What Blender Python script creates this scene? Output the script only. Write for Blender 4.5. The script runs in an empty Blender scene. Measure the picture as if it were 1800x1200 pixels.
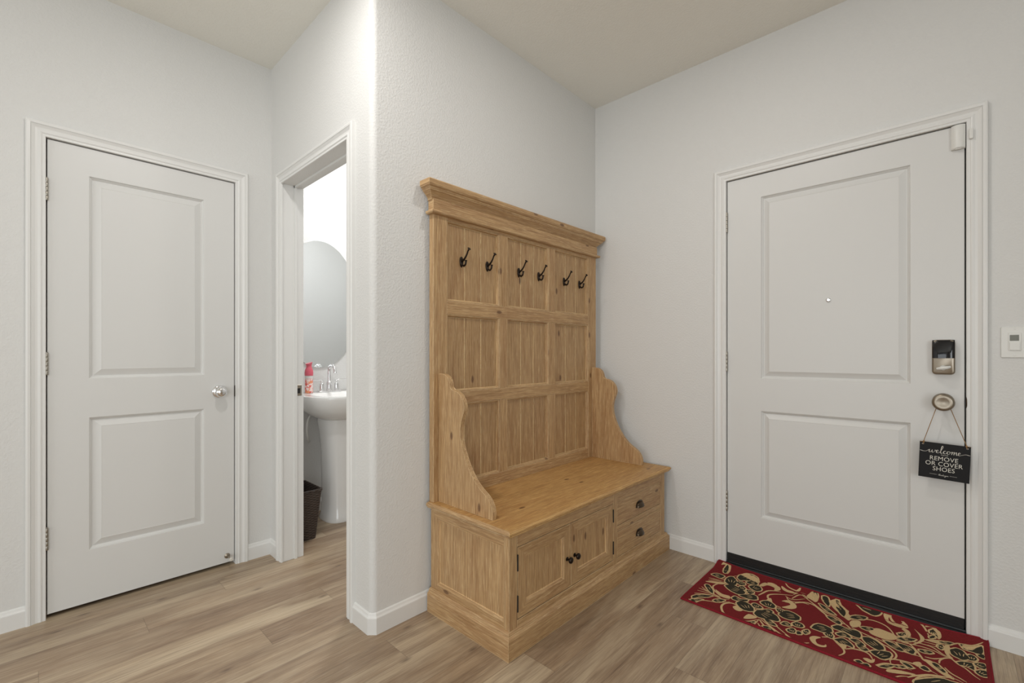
import bpy, bmesh, math, random
from mathutils import Vector, Matrix
R = math.radians
scene = bpy.context.scene
COL = scene.collection

# ------------------------------------------------------------------ camera
cam_data = bpy.data.cameras.new('camera')
cam = bpy.data.objects.new('camera', cam_data); COL.objects.link(cam)
cam.location = (0, 0, 1.10)
cam.rotation_euler = (R(90), 0, R(43.4))
cam_data.sensor_width = 36.0
cam_data.lens = 804.2 / 1800 * 36.0
cam_data.shift_y = 21 / 1800
cam_data.clip_start = 0.02
scene.camera = cam

# ------------------------------------------------------------------ light and exposure
scene.view_settings.view_transform = 'Standard'
scene.view_settings.look = 'None'
scene.view_settings.exposure = 0.02
scene.view_settings.gamma = 1.0
scene.view_settings.use_curve_mapping = False
world = bpy.data.worlds.new('daylight'); scene.world = world
world.use_nodes = True
world.node_tree.nodes['Background'].inputs[0].default_value = (0.80, 0.90, 1.0, 1)
world.node_tree.nodes['Background'].inputs[1].default_value = 0.3

def lamp(name, loc, power, size, color=(1, 1, 1), rot=(0, 0, 0), size_y=None, spread=180):
    d = bpy.data.lights.new(name, 'AREA'); d.energy = power; d.color = color
    d.spread = R(spread)
    if size_y: d.shape = 'RECTANGLE'; d.size = size; d.size_y = size_y
    else: d.shape = 'DISK'; d.size = size
    o = bpy.data.objects.new(name, d); COL.objects.link(o)
    o.location = loc; o.rotation_euler = rot
    return o
lamp('entry_downlight', (-0.62, 1.38, 2.655), 5.7, 0.10, (1.0, 0.96, 0.92))
lamp('hall_downlight', (-1.42, 0.40, 2.655), 10.6, 0.13, (1.0, 0.98, 0.955))
lamp('powder_room_light', (-2.60, 1.66, 2.60), 17, 0.25, (0.97, 0.98, 1.0))
lamp('rear_fill_light', (-0.6, -4.62, 1.25), 60, 3.3, (0.93, 0.975, 1.0), (R(90), 0, 0), 2.0)  # added soft fill from behind the camera, set at the invented rear window
lamp('side_fill_light', (2.34, -1.90, 1.25), 67, 2.3, (0.93, 0.975, 1.0), (R(90), 0, R(90)), 2.0)  # added fill for the left side, set at the invented side window

# ------------------------------------------------------------------ helpers
WORLD = {}
def tag(o, label=None, cat=None, group=None, kind=None):
    if label: o['label'] = label
    if cat: o['category'] = cat
    if group: o['group'] = group
    if kind: o['kind'] = kind
    return o
def link(name, bm, mat, parent=None, origin=None, smooth=None):
    bmesh.ops.remove_doubles(bm, verts=bm.verts, dist=1e-6)
    bmesh.ops.recalc_face_normals(bm, faces=bm.faces)
    xs = [v.co for v in bm.verts]
    lo = Vector((min(v.x for v in xs), min(v.y for v in xs), min(v.z for v in xs)))
    hi = Vector((max(v.x for v in xs), max(v.y for v in xs), max(v.z for v in xs)))
    org = Vector(origin) if origin is not None else Vector(((lo.x+hi.x)/2, (lo.y+hi.y)/2, lo.z))
    bmesh.ops.translate(bm, verts=bm.verts, vec=-org)
    me = bpy.data.meshes.new(name)
    if smooth is not None:
        for f in bm.faces: f.smooth = True
        for e in bm.edges:
            e.smooth = len(e.link_faces) == 2 and e.calc_face_angle(0) < R(smooth)
    bm.to_mesh(me); bm.free()
    for m in (mat if isinstance(mat, (list, tuple)) else [mat]): me.materials.append(m)
    o = bpy.data.objects.new(name, me); COL.objects.link(o)
    if parent is not None:
        o.parent = parent; o.location = org - WORLD[parent]
    else: o.location = org
    WORLD[o] = org
    return o
def empty(name, loc, label=None, cat=None, group=None):
    o = bpy.data.objects.new(name, None); COL.objects.link(o)
    o.location = loc; o.empty_display_size = 0.1; WORLD[o] = Vector(loc)
    return tag(o, label, cat, group)
def struct(name, bm, mat, parent=None, smooth=None):
    o = link(name, bm, mat, parent, (0, 0, 0) if parent is None else None, smooth)
    if parent is None: o['kind'] = 'structure'
    return o
def new(): return bmesh.new()
def box(bm, x0, x1, y0, y1, z0, z1, bev=0, seg=2, mi=0):
    r = bmesh.ops.create_cube(bm, size=1)
    vs = r['verts']
    for v in vs:
        v.co = Vector(((x0+x1)/2 + v.co.x*(x1-x0), (y0+y1)/2 + v.co.y*(y1-y0), (z0+z1)/2 + v.co.z*(z1-z0)))
    fs = set(f for v in vs for f in v.link_faces)
    for f in fs: f.material_index = mi
    if bev:
        es = list(set(e for v in vs for e in v.link_edges))
        bmesh.ops.bevel(bm, geom=es, offset=bev, segments=seg, profile=0.5, affect='EDGES')
    return bm
def loft(bm, rings, close=True, cap0=False, cap1=False, mi=0):
    """rings: lists of points with equal count; skin between them"""
    vr = [[bm.verts.new(p) for p in r] for r in rings]
    n = len(vr[0])
    for a, b in zip(vr, vr[1:]):
        for i in range(n if close else n-1):
            j = (i+1) % n
            f = bm.faces.new((a[i], a[j], b[j], b[i])); f.material_index = mi
    if cap0: bm.faces.new(vr[0]).material_index = mi
    if cap1: bm.faces.new(vr[-1][::-1]).material_index = mi
    return bm
def frame_of(d):
    d = Vector(d).normalized()
    a = Vector((0, 0, 1)) if abs(d.z) < 0.9 else Vector((1, 0, 0))
    u = d.cross(a).normalized(); v = d.cross(u).normalized()
    return u, v
def lathe(bm, base, axis, prof, seg=32, mi=0, squash=(1, 1)):
    """prof: (radius, distance along axis)"""
    ax = Vector(axis).normalized(); u, v = frame_of(ax); base = Vector(base)
    rings = []
    for r, h in prof:
        r = max(r, 1e-5)
        rings.append([base + ax*h + u*(r*squash[0]*math.cos(2*math.pi*i/seg)) + v*(r*squash[1]*math.sin(2*math.pi*i/seg)) for i in range(seg)])
    return loft(bm, rings, True, True, True, mi)
def smooth_path(pts, n=6):
    pts = [Vector(p) for p in pts]; out = []
    P = [pts[0]*2-pts[1]] + pts + [pts[-1]*2-pts[-2]]
    for i in range(1, len(P)-2):
        a, b, c, d = P[i-1:i+3]
        for k in range(n):
            t = k/n
            out.append(0.5*((2*b)+(c-a)*t+(2*a-5*b+4*c-d)*t*t+(3*b-a-3*c+d)*t**3))
    out.append(pts[-1]); return out
def tube(bm, pts, rad, seg=10, n=6, mi=0, cap=True):
    if n > 1:
        m = len(pts)
        path = smooth_path(pts, n)
    else: path = [Vector(p) for p in pts]
    N = len(path)
    rr = rad if isinstance(rad, (list, tuple)) else [rad]*2
    def rad_at(t):
        x = t*(len(rr)-1); i = min(int(x), len(rr)-2); return rr[i]+(rr[i+1]-rr[i])*(x-i)
    u, v = frame_of(path[1]-path[0]); rings = []
    for i, p in enumerate(path):
        d = (path[min(i+1, N-1)] - path[max(i-1, 0)]).normalized()
        u = (u - d*u.dot(d)).normalized(); v = d.cross(u)
        r = rad_at(i/(N-1))
        rings.append([p + u*(r*math.cos(2*math.pi*k/seg)) + v*(r*math.sin(2*math.pi*k/seg)) for k in range(seg)])
    return loft(bm, rings, True, cap, cap, mi)
def prism(bm, pts, vec, mi=0):
    a = [bm.verts.new(p) for p in pts]; b = [bm.verts.new(Vector(p)+Vector(vec)) for p in pts]
    n = len(a)
    for i in range(n): bm.faces.new((a[i], a[(i+1) % n], b[(i+1) % n], b[i])).material_index = mi
    bm.faces.new(a).material_index = mi; bm.faces.new(b[::-1]).material_index = mi
    return bm
def catmull_closed(p, n=4):
    out = []; m = len(p)
    for i in range(m):
        a, b, c, d = (Vector(p[(i+k-1) % m]) for k in range(4))
        for k in range(n):
            t = k/n
            out.append(0.5*((2*b)+(c-a)*t+(2*a-5*b+4*c-d)*t*t+(3*b-a-3*c+d)*t**3))
    return out

# ------------------------------------------------------------------ materials
def srgb(r, g, b):
    f = lambda c: (c/255/12.92) if c/255 <= 0.04045 else ((c/255+0.055)/1.055)**2.4
    return (f(r), f(g), f(b), 1)
class NT:
    def __init__(s, name):
        s.m = bpy.data.materials.new(name); s.m.use_nodes = True
        s.t = s.m.node_tree; s.b = s.t.nodes['Principled BSDF']
    def n(s, typ, **kw):
        nd = s.t.nodes.new(typ)
        for k, v in kw.items():
            if k.startswith('_'): setattr(nd, k[1:], v)
        return nd
    def l(s, a, b): s.t.links.new(a, b)
    def val(s, nd, i, v):
        if hasattr(v, 'is_linked') or isinstance(v, bpy.types.NodeSocket): s.l(v, nd.inputs[i])
        else: nd.inputs[i].default_value = v
    def math(s, op, a, b=0.0, c=None):
        nd = s.n('ShaderNodeMath', _operation=op); s.val(nd, 0, a); s.val(nd, 1, b)
        if c is not None: s.val(nd, 2, c)
        return nd.outputs[0]
    def vmul(s, v, vec):
        nd = s.n('ShaderNodeVectorMath', _operation='MULTIPLY'); s.l(v, nd.inputs[0]); nd.inputs[1].default_value = vec
        return nd.outputs[0]
    def vadd(s, v, w):
        nd = s.n('ShaderNodeVectorMath', _operation='ADD'); s.l(v, nd.inputs[0]); s.val(nd, 1, w); return nd.outputs[0]
    def noise(s, vec, scale, detail=3, rough=0.5, dist=0.0):
        nd = s.n('ShaderNodeTexNoise'); s.l(vec, nd.inputs['Vector'])
        nd.inputs['Scale'].default_value = scale; nd.inputs['Detail'].default_value = detail
        nd.inputs['Roughness'].default_value = rough; nd.inputs['Distortion'].default_value = dist
        return nd.outputs['Fac']
    def mapr(s, v, a, b, c=0.0, d=1.0):
        nd = s.n('ShaderNodeMapRange'); s.l(v, nd.inputs[0])
        for i, x in enumerate((a, b, c, d)): nd.inputs[i+1].default_value = x
        return nd.outputs[0]
    def mix(s, fac, a, b, blend='MIX'):
        nd = s.n('ShaderNodeMix', _data_type='RGBA', _blend_type=blend)
        s.val(nd, 0, fac); s.val(nd, 6, a); s.val(nd, 7, b); return nd.outputs[2]
    def ramp(s, v, stops):
        nd = s.n('ShaderNodeValToRGB'); s.l(v, nd.inputs[0]); e = nd.color_ramp.elements
        while len(e) < len(stops): e.new(0.5)
        for x, (p, c) in zip(e, stops): x.position = p; x.color = c
        return nd.outputs[0]
    def bump(s, h, strength, dist):
        nd = s.n('ShaderNodeBump'); nd.inputs['Strength'].default_value = strength
        nd.inputs['Distance'].default_value = dist; s.l(h, nd.inputs['Height']); s.l(nd.outputs[0], s.b.inputs['Normal'])
    def coord(s, which='Object'): return s.n('ShaderNodeTexCoord').outputs[which]
    def set(s, **kw):
        for k, v in kw.items():
            i = s.b.inputs[k.replace('_', ' ')]
            if isinstance(v, bpy.types.NodeSocket): s.l(v, i)
            else: i.default_value = v
        return s.m
def plain(name, col, rough=0.5, metal=0.0, **kw):
    t = NT(name); t.set(Base_Color=col, Roughness=rough, Metallic=metal, **kw)
    v = t.coord(); h = t.noise(v, 180, 2); t.bump(h, 0.04, 0.001); return t.m
def wall_mat(name, col, strength=0.5):
    t = NT(name); v = t.coord()
    a = t.noise(v, 115, 2, 0.5, 0.0); b = t.noise(v, 260, 2)
    h = t.math('ADD', t.mapr(a, 0.42, 0.62), t.math('MULTIPLY', b, 0.25))
    c = t.mix(t.noise(v, 1.5, 2), col, tuple(x*0.985 for x in col[:3])+(1,))
    t.set(Base_Color=c, Roughness=0.62); t.bump(h, strength, 0.0016); return t.m
WALL = wall_mat('orange_peel_wall_paint', srgb(219, 218, 215), 0.26)
CEIL = wall_mat('ceiling_paint', srgb(242, 240, 232), 0.3)
TRIM = plain('semigloss_white_trim', srgb(226, 225, 222), 0.33)
DOORW = plain('satin_white_door_paint', srgb(217, 216, 213), 0.38)
CHROME = plain('polished_chrome', (0.82, 0.82, 0.83, 1), 0.08, 1.0)
NICKEL = plain('satin_nickel', srgb(158, 148, 134), 0.36, 1.0)
HINGE = plain('brushed_hinge_metal', srgb(165, 160, 150), 0.38, 1.0)
BRONZE = plain('dark_bronze', srgb(52, 44, 38), 0.36, 0.85)
BRONZE2 = plain('aged_bronze_pull', srgb(86, 74, 62), 0.25, 0.95)
BLACK = plain('black_rubber', srgb(26, 25, 24), 0.55)
THRESH = plain('black_anodised_threshold', srgb(46, 48, 50), 0.28, 0.6)
GLOSSB = plain('gloss_black_glass', srgb(16, 16, 19), 0.06)
PORC = plain('white_porcelain', srgb(236, 235, 232), 0.10)
PLAST = plain('white_plastic', srgb(226, 225, 220), 0.35)
LCD = plain('grey_lcd', srgb(112, 112, 100), 0.3)
SIGN = plain('matt_black_sign_board', srgb(20, 19, 20), 0.5, 0.0, Specular_IOR_Level=0.25)
LETTER = plain('cream_lettering', srgb(214, 210, 200), 0.6)
JUTE = plain('jute_twine', srgb(150, 116, 76), 0.9)
MIRROR = plain('mirror_glass', (0.86, 0.89, 0.90, 1), 0.015, 1.0)
PINK = plain('pink_plastic_cap', srgb(214, 96, 112), 0.35)
RUBBER = plain('white_rubber_tip', srgb(215, 210, 200), 0.7)
DARKIN = plain('door_gap_shade_paint', srgb(40, 36, 32), 0.9)  # near-black paint standing in for shade behind the closed doors

def floor_mat():
    t = NT('vinyl_oak_planks'); v = t.coord()
    sp = t.n('ShaderNodeSeparateXYZ'); t.l(v, sp.inputs[0]); X, Y = sp.outputs[0], sp.outputs[1]
    W, L = 0.1448, 1.22
    xr = t.math('DIVIDE', t.math('ADD', X, 2.425), W); row = t.math('FLOOR', xr); fx = t.math('FRACT', xr)
    off = t.math('ADD', t.math('MULTIPLY', row, 0.7506762), 0.2691053)
    yr = t.math('SUBTRACT', t.math('DIVIDE', Y, L), off); col = t.math('FLOOR', yr); fy = t.math('FRACT', yr)
    cb = t.n('ShaderNodeCombineXYZ'); t.l(row, cb.inputs[0]); t.l(col, cb.inputs[1])
    wn = t.n('ShaderNodeTexWhiteNoise', _noise_dimensions='3D'); t.l(cb.outputs[0], wn.inputs['Vector'])
    rid = wn.outputs['Value']
    sh = t.n('ShaderNodeVectorMath', _operation='SCALE'); t.l(wn.outputs['Color'], sh.inputs[0]); sh.inputs[3].default_value = 37.0
    vv = t.vadd(v, sh.outputs[0])
    g1 = t.noise(t.vmul(vv, (16, 1.3, 1)), 1.0, 5, 0.62, 0.9)
    g2 = t.noise(t.vmul(vv, (130, 4, 1)), 1.0, 4, 0.62, 0.4)
    g3 = t.noise(t.vmul(vv, (5, 0.9, 1)), 1.0, 3, 0.5, 1.2)
    g4 = t.noise(t.vmul(vv, (380, 11, 1)), 1.0, 2, 0.6)
    base = t.ramp(rid, [(0.0, srgb(150, 126, 102)), (0.35, srgb(176, 154, 127)), (0.65, srgb(165, 141, 114)), (1.0, srgb(193, 173, 145))])
    c = t.mix(t.mapr(g1, 0.36, 0.70), base, srgb(126, 103, 82))
    c = t.mix(t.mapr(g3, 0.48, 0.75, 0.0, 0.65), c, srgb(206, 188, 160))
    c = t.mix(t.mapr(g2, 0.45, 0.75, 0, 0.55), c, srgb(104, 84, 67))
    c = t.mix(t.mapr(g4, 0.5, 0.72, 0, 0.35), c, srgb(206, 188, 162))
    # knots
    vo = t.n('ShaderNodeTexVoronoi', _voronoi_dimensions='2D'); t.l(t.vmul(vv, (6.0, 2.2, 1)), vo.inputs['Vector']); vo.inputs['Scale'].default_value = 1.0
    k = t.mapr(t.math('ADD', vo.outputs['Distance'], t.math('MULTIPLY', g2, 0.05)), 0.03, 0.09, 1, 0)
    sf = t.n('ShaderNodeSeparateColor'); t.l(vo.outputs['Color'], sf.inputs[0]); k = t.math('MULTIPLY', k, t.math('GREATER_THAN', sf.outputs[0], 0.62))
    c = t.mix(t.math('MULTIPLY', k, 0.6), c, srgb(66, 48, 40))
    ex = t.math('MULTIPLY', t.math('MINIMUM', fx, t.math('SUBTRACT', 1.0, fx)), W)
    ey = t.math('MULTIPLY', t.math('MINIMUM', fy, t.math('SUBTRACT', 1.0, fy)), L)
    e = t.math('MINIMUM', ex, ey); seam = t.mapr(e, 0.0, 0.0016, 1, 0)
    c = t.mix(t.math('MULTIPLY', seam, 0.45), c, srgb(70, 56, 44))
    t.set(Base_Color=c, Roughness=t.mapr(g2, 0.2, 0.8, 0.30, 0.44))
    h = t.math('SUBTRACT', t.math('MULTIPLY', g2, 0.35), seam); t.bump(h, 0.25, 0.0012)
    return t.m
FLOOR = floor_mat()

def wood(name, grain='Z', tone=1.05, tint=(1.005, 0.995, 0.985)):
    """limed pine: fine streaks along the grain, knots, pale rubbed edges"""
    t = NT(name); v = t.coord()
    oi = t.n('ShaderNodeObjectInfo')
    rv = t.n('ShaderNodeCombineXYZ'); t.val(rv, 0, t.math('MULTIPLY', oi.outputs['Random'], 31)); t.val(rv, 1, t.math('MULTIPLY', oi.outputs['Random'], 57)); t.val(rv, 2, t.math('MULTIPLY', oi.outputs['Random'], 13))
    vv = t.vadd(v, rv.outputs[0])
    two = {'X': ((1, 0, 0), (0, 1, 1)), 'Y': ((0, 1, 0), (1, 0, 1)), 'Z': ((0, 0, 1), (1, 1, 0))}[grain]
    def dotp(vec, d):
        nd = t.n('ShaderNodeVectorMath', _operation='DOT_PRODUCT'); t.l(vec, nd.inputs[0]); nd.inputs[1].default_value = d; return nd.outputs['Value']
    kc = t.n('ShaderNodeCombineXYZ'); t.val(kc, 0, t.math('MULTIPLY', dotp(vv, two[0]), 4.2)); t.val(kc, 1, t.math('MULTIPLY', dotp(vv, two[1]), 9.5))
    def ax(a, b):
        return {'X': (b, a, a), 'Y': (a, b, a), 'Z': (a, a, b)}[grain]
    g1 = t.noise(t.vmul(vv, ax(9, 1.2)), 1.0, 4, 0.6, 1.0)
    g2 = t.noise(t.vmul(vv, ax(210, 7)), 1.0, 3, 0.6, 0.2)
    g3 = t.noise(t.vmul(vv, ax(520, 16)), 1.0, 2, 0.6)
    f = lambda r, g, b: srgb(min(255, r*tone*tint[0]), min(255, g*tone*tint[1]), min(255, b*tone*tint[2]))
    c = t.ramp(g1, [(0.28, f(166, 133, 92)), (0.5, f(182, 150, 108)), (0.72, f(158, 121, 82))])
    c = t.mix(t.mapr(g2, 0.40, 0.66, 0, 0.62), c, f(126, 90, 56))
    c = t.mix(t.mapr(g3, 0.55, 0.70, 0, 0.60), c, f(218, 194, 154))
    vo = t.n('ShaderNodeTexVoronoi', _voronoi_dimensions='2D'); t.l(kc.outputs[0], vo.inputs['Vector']); vo.inputs['Scale'].default_value = 1.0
    kd = t.math('ADD', vo.outputs['Distance'], t.math('MULTIPLY', g2, 0.07)); k = t.mapr(kd, 0.085, 0.125, 1, 0)
    halo = t.mapr(kd, 0.09, 0.26, 1, 0)
    sc = t.n('ShaderNodeSeparateColor'); t.l(vo.outputs['Color'], sc.inputs[0])
    kk = t.math('MULTIPLY', k, t.math('GREATER_THAN', sc.outputs[0], 0.80))
    c = t.mix(t.math('MULTIPLY', kk, 0.75), c, f(84, 52, 34))
    # rubbed pale edges: worn paint on real corners
    bv = t.n('ShaderNodeBevel'); bv.samples = 4; bv.inputs['Radius'].default_value = 0.0035
    ge = t.n('ShaderNodeNewGeometry')
    dt = t.n('ShaderNodeVectorMath', _operation='DOT_PRODUCT'); t.l(bv.outputs[0], dt.inputs[0]); t.l(ge.outputs['Normal'], dt.inputs[1])
    w = t.mapr(dt.outputs['Value'], 0.80, 0.992, 1, 0)
    wn = t.mapr(t.noise(v, 38, 3), 0.30, 0.52)
    c = t.mix(t.math('MULTIPLY', t.math('MULTIPLY', w, wn), 0.80), c, f(226, 206, 168))
    t.set(Base_Color=c, Roughness=0.50)
    t.bump(t.math('ADD', g2, t.math('MULTIPLY', g3, 0.6)), 0.35, 0.0008)
    return t.m
WZ = wood('limed_pine_upright_grain', 'Z'); WY = wood('limed_pine_lengthwise_grain', 'Y')
WX = wood('limed_pine_crosswise_grain', 'X'); WPAN = wood('limed_pine_panel', 'Z', 1.02)
WTOP = wood('warm_pine_bench_top', 'Y', 1.05, (1.04, 0.99, 0.86))
WAX = wood('limed_pine_wax_filled_groove', 'Z', 1.24)
WICK = None
def wicker():
    t = NT('dark_woven_plastic'); v = t.coord()
    w = t.n('ShaderNodeTexBrick'); t.l(t.vmul(v, (1, 1, 1)), w.inputs['Vector'])
    sp = t.n('ShaderNodeSeparateXYZ'); t.l(v, sp.inputs[0])
    s1 = t.math('SINE', t.math('MULTIPLY', sp.outputs[2], 420)); s2 = t.math('SINE', t.math('MULTIPLY', t.math('ADD', sp.outputs[0], sp.outputs[1]), 170))
    h = t.math('MULTIPLY', s1, s2)
    c = t.mix(t.mapr(h, -1, 1), srgb(46, 38, 34), srgb(84, 72, 64))
    t.set(Base_Color=c, Roughness=0.5); t.bump(h, 0.6, 0.003); return t.m
WICK = wicker()
def can_mat():
    t = NT('floral_printed_can'); v = t.coord()
    a = t.noise(v, 55, 2, 0.5, 0.5); sp = t.n('ShaderNodeSeparateXYZ'); t.l(v, sp.inputs[0])
    c = t.mix(t.mapr(a, 0.50, 0.56), srgb(238, 214, 208), srgb(222, 92, 84))
    c = t.mix(t.mapr(t.noise(v, 34, 2), 0.55, 0.6), c, srgb(232, 150, 110))
    m = t.mapr(sp.outputs[2], 0.085, 0.105)
    c = t.mix(m, c, srgb(214, 212, 208)); t.set(Base_Color=c, Roughness=0.3); return t.m
CAN = can_mat()
def rug_mat(name, col):
    t = NT(name); v = t.coord(); n = t.noise(v, 420, 2, 0.7); m = t.noise(v, 30, 2)
    c = t.mix(t.mapr(n, 0.3, 0.7), tuple(x*0.72 for x in col[:3])+(1,), tuple(min(1, x*1.22) for x in col[:3])+(1,))
    t.set(Base_Color=c, Roughness=0.95, Specular_IOR_Level=0.15); t.bump(n, 0.7, 0.003); return t.m
RUGR = rug_mat('crimson_rug_pile', srgb(122, 38, 40)); RUGB = rug_mat('beige_rug_pile', srgb(214, 184, 138)); RUGG = rug_mat('dark_olive_rug_pile', srgb(58, 54, 44))
RUGE = rug_mat('red_rug_binding', srgb(140, 34, 46))
# ------------------------------------------------------------------ the room
CZ = 2.665                      # ceiling height
XL, YP, XH, YF = -2.700, 0.922, -1.625, 2.495   # wall faces
XR, YB, XS = 2.30, -4.60, -3.20                  # right wall, rear wall, sink wall
bm = new(); box(bm, -3.4, XR+0.15, YB-0.15, YF+0.20, -0.06, 0.0); struct('floor', bm, FLOOR)
bm = new(); box(bm, -3.4, XR+0.15, YB-0.15, YF+0.20, CZ, CZ+0.08); struct('ceiling', bm, CEIL)

# left wall with the closet door opening
D1 = dict(a=0.046, b=0.748, top=1.998)
bm = new()
box(bm, XL-0.14, XL, YB, D1['a'], 0, CZ)
box(bm, XL-0.14, XL, D1['b'], YP+0.11, 0, CZ)
box(bm, XL-0.14, XL, D1['a'], D1['b'], D1['top'], CZ)
struct('wall_left', bm, WALL)
bm = new(); box(bm, XL-0.20, XL-0.15, D1['a']-0.1, D1['b']+0.1, 0, 2.1); struct('closet_shade_backing', bm, DARKIN)  # added dark sheet: keeps the door gap black and stops light leaking in

# powder room wall with door opening and a bullnose corner into the hall wall
PO = dict(a=-2.540, b=-1.809, top=1.998)
bm = new()
box(bm, XS-0.1, PO['a'], YP, YP+0.105, 0, CZ)
box(bm, PO['a'], PO['b'], YP, YP+0.105, PO['top'], CZ)
box(bm, PO['b'], XH-0.03, YP, YP+0.105, 0, CZ)
struct('wall_powder', bm, WALL)
bm = new()
rr = 0.026
prof = [(XH-0.03, YP)] + [(XH-rr+rr*math.sin(R(a)), YP+rr-rr*math.cos(R(a))) for a in range(0, 91, 10)] + [(XH, YF+0.1), (XH-0.12, YF+0.1), (XH-0.12, YP+0.105), (XH-0.03, YP+0.105)]
prism(bm, [(x, y, 0) for x, y in prof], (0, 0, CZ)); struct('wall_hall', bm, WALL, smooth=40)

# front wall with the entry door opening
D2 = dict(a=-0.829, b=0.066, top=2.000)
bm = new()
box(bm, XH-0.02, D2['a'], YF, YF+0.15, 0, CZ)
box(bm, D2['b'], XR+0.1, YF, YF+0.15, 0, CZ)
box(bm, D2['a'], D2['b'], YF, YF+0.15, D2['top'], CZ)
struct('wall_front', bm, WALL)
bm = new(); box(bm, D2['a']-0.05, D2['b']+0.05, YF+0.12, YF+0.16, 0, 2.05); struct('entry_door_backing', bm, DARKIN)  # added dark sheet closing the opening behind the entry door
sy0, sy1 = -3.1, -0.7
bm = new(); box(bm, XR, XR+0.12, YB, sy0, 0, CZ); box(bm, XR, XR+0.12, sy1, YF+0.1, 0, CZ)
box(bm, XR, XR+0.12, sy0, sy1, 0, 0.35); box(bm, XR, XR+0.12, sy0, sy1, 2.45, CZ)
struct('wall_right', bm, WALL)
bm = new()
for y in (sy0, (sy0+sy1)/2-0.02, sy1-0.04): box(bm, XR+0.05, XR+0.1, y, y+0.04, 0.35, 2.45)
for z in (0.35, 2.41): box(bm, XR+0.05, XR+0.1, sy0, sy1, z, z+0.04)
struct('added_window_2', bm, TRIM)  # unseen side window, added to brighten the left wall
# rear wall; its big window is unseen, added to let fill light in
wx0, wx1, wz0, wz1 = -2.3, 1.1, 0.35, 2.45
bm = new()
box(bm, XL-0.1, wx0, YB-0.12, YB, 0, CZ); box(bm, wx1, XR+0.1, YB-0.12, YB, 0, CZ)
box(bm, wx0, wx1, YB-0.12, YB, 0, wz0); box(bm, wx0, wx1, YB-0.12, YB, wz1, CZ)
struct('wall_rear', bm, WALL)
bm = new()
for x in (wx0, (wx0+wx1)/2-0.02, wx1-0.04): box(bm, x, x+0.04, YB-0.08, YB-0.03, wz0, wz1)
for z in (wz0, wz1-0.04): box(bm, wx0, wx1, YB-0.08, YB-0.03, z, z+0.04)
struct('added_window_1', bm, TRIM)  # frame of the added rear window, out of view
# powder room shell
bm = new(); box(bm, XS-0.1, XS, YP, YF+0.1, 0, CZ); struct('wall_sink', bm, WALL)
bm = new(); box(bm, XS-0.1, XH-0.1, YF-0.03, YF+0.1, 0, CZ); struct('wall_powder_end', bm, WALL)

# ------------------------------------------------------------------ trim
mapL = lambda u, z, t: (XL+t, u, z)          # on the left wall
mapP = lambda u, z, t: (u, YP-t, z)          # on the powder wall
mapF = lambda u, z, t: (u, YF-t, z)          # on the front wall
mapH = lambda u, z, t: (XH+t, u, z)          # on the hall wall
CAS = [(0, 0), (0, .0075), (.0015, .0095), (.0105, .0095), (.0125, .0115), (.016, .0125), (.024, .0100), (.031, .0105),
       (.038, .0140), (.0415, .0160), (.0425, .0140), (.0445, .0170), (.052, .0178), (.0565, .0165), (.0580, .0140), (.0580, 0)]
def casing(name, mp, u0, u1, top, k=1.0):
    bm = new(); st = []
    for w, t in CAS:
        w *= k
        st.append([mp(u0-w, 0, t), mp(u0-w, top+w, t), mp(u1+w, top+w, t), mp(u1+w, 0, t)])
    loft(bm, st, close=False)
    for i in (0, 3): bm.faces.new([bm.verts.new(s[i]) for s in st])
    return struct(name, bm, TRIM)
casing('trim_1', mapL, 0.050, 0.745, 1.993)
casing('trim_2', mapP, -2.533, -1.816, 1.994)
casing('trim_3', mapF, -0.824, 0.061, 1.993)
def jamb(name, mp, u0, u1, top, depth, stop, k=0.011, s0=0.010):
    bm = new()
    for a, b in ((u0-k, u0), (u1, u1+k)):
        p = [mp(a, 0, -depth), mp(b, 0, -depth), mp(b, 0, 0.0), mp(a, 0, 0.0)]
        prism(bm, p, (0, 0, top+k))
    p = [mp(u0, top, -depth), mp(u0, top, 0), mp(u0, top+k, 0), mp(u0, top+k, -depth)]
    v = Vector(mp(u1, 0, 0))-Vector(mp(u0, 0, 0)); prism(bm, p, v)
    if stop:
        a, b = stop
        for e, f in ((u0, u0+s0), (u1-s0, u1)):
            prism(bm, [mp(e, 0, -a), mp(f, 0, -a), mp(f, 0, -b), mp(e, 0, -b)], (0, 0, top))
        prism(bm, [mp(u0, top-s0, -a), mp(u0, top, -a), mp(u0, top, -b), mp(u0, top-s0, -b)], v)
    return bm
struct('door_3', jamb('j', mapP, -2.533-.004, -1.816+.004, 1.996, 0.108, (0.058, 0.072)), TRIM)   # open powder room doorway: frame only
DJ = bpy.data.objects['door_3']
# strike plate on the open doorway's jamb
bm = new(); box(bm, -2.5375, -2.5345, YP+0.066, YP+0.098, 0.872, 0.930, 0.001, 1, 0); box(bm, -2.535, -2.5338, YP+0.074, YP+0.090, 0.885, 0.912, 0, 1, 1)
s = link('strike_plate', bm, [NICKEL, BLACK], DJ); s['label'] = 'nickel strike plate with dark latch hole'

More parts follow.
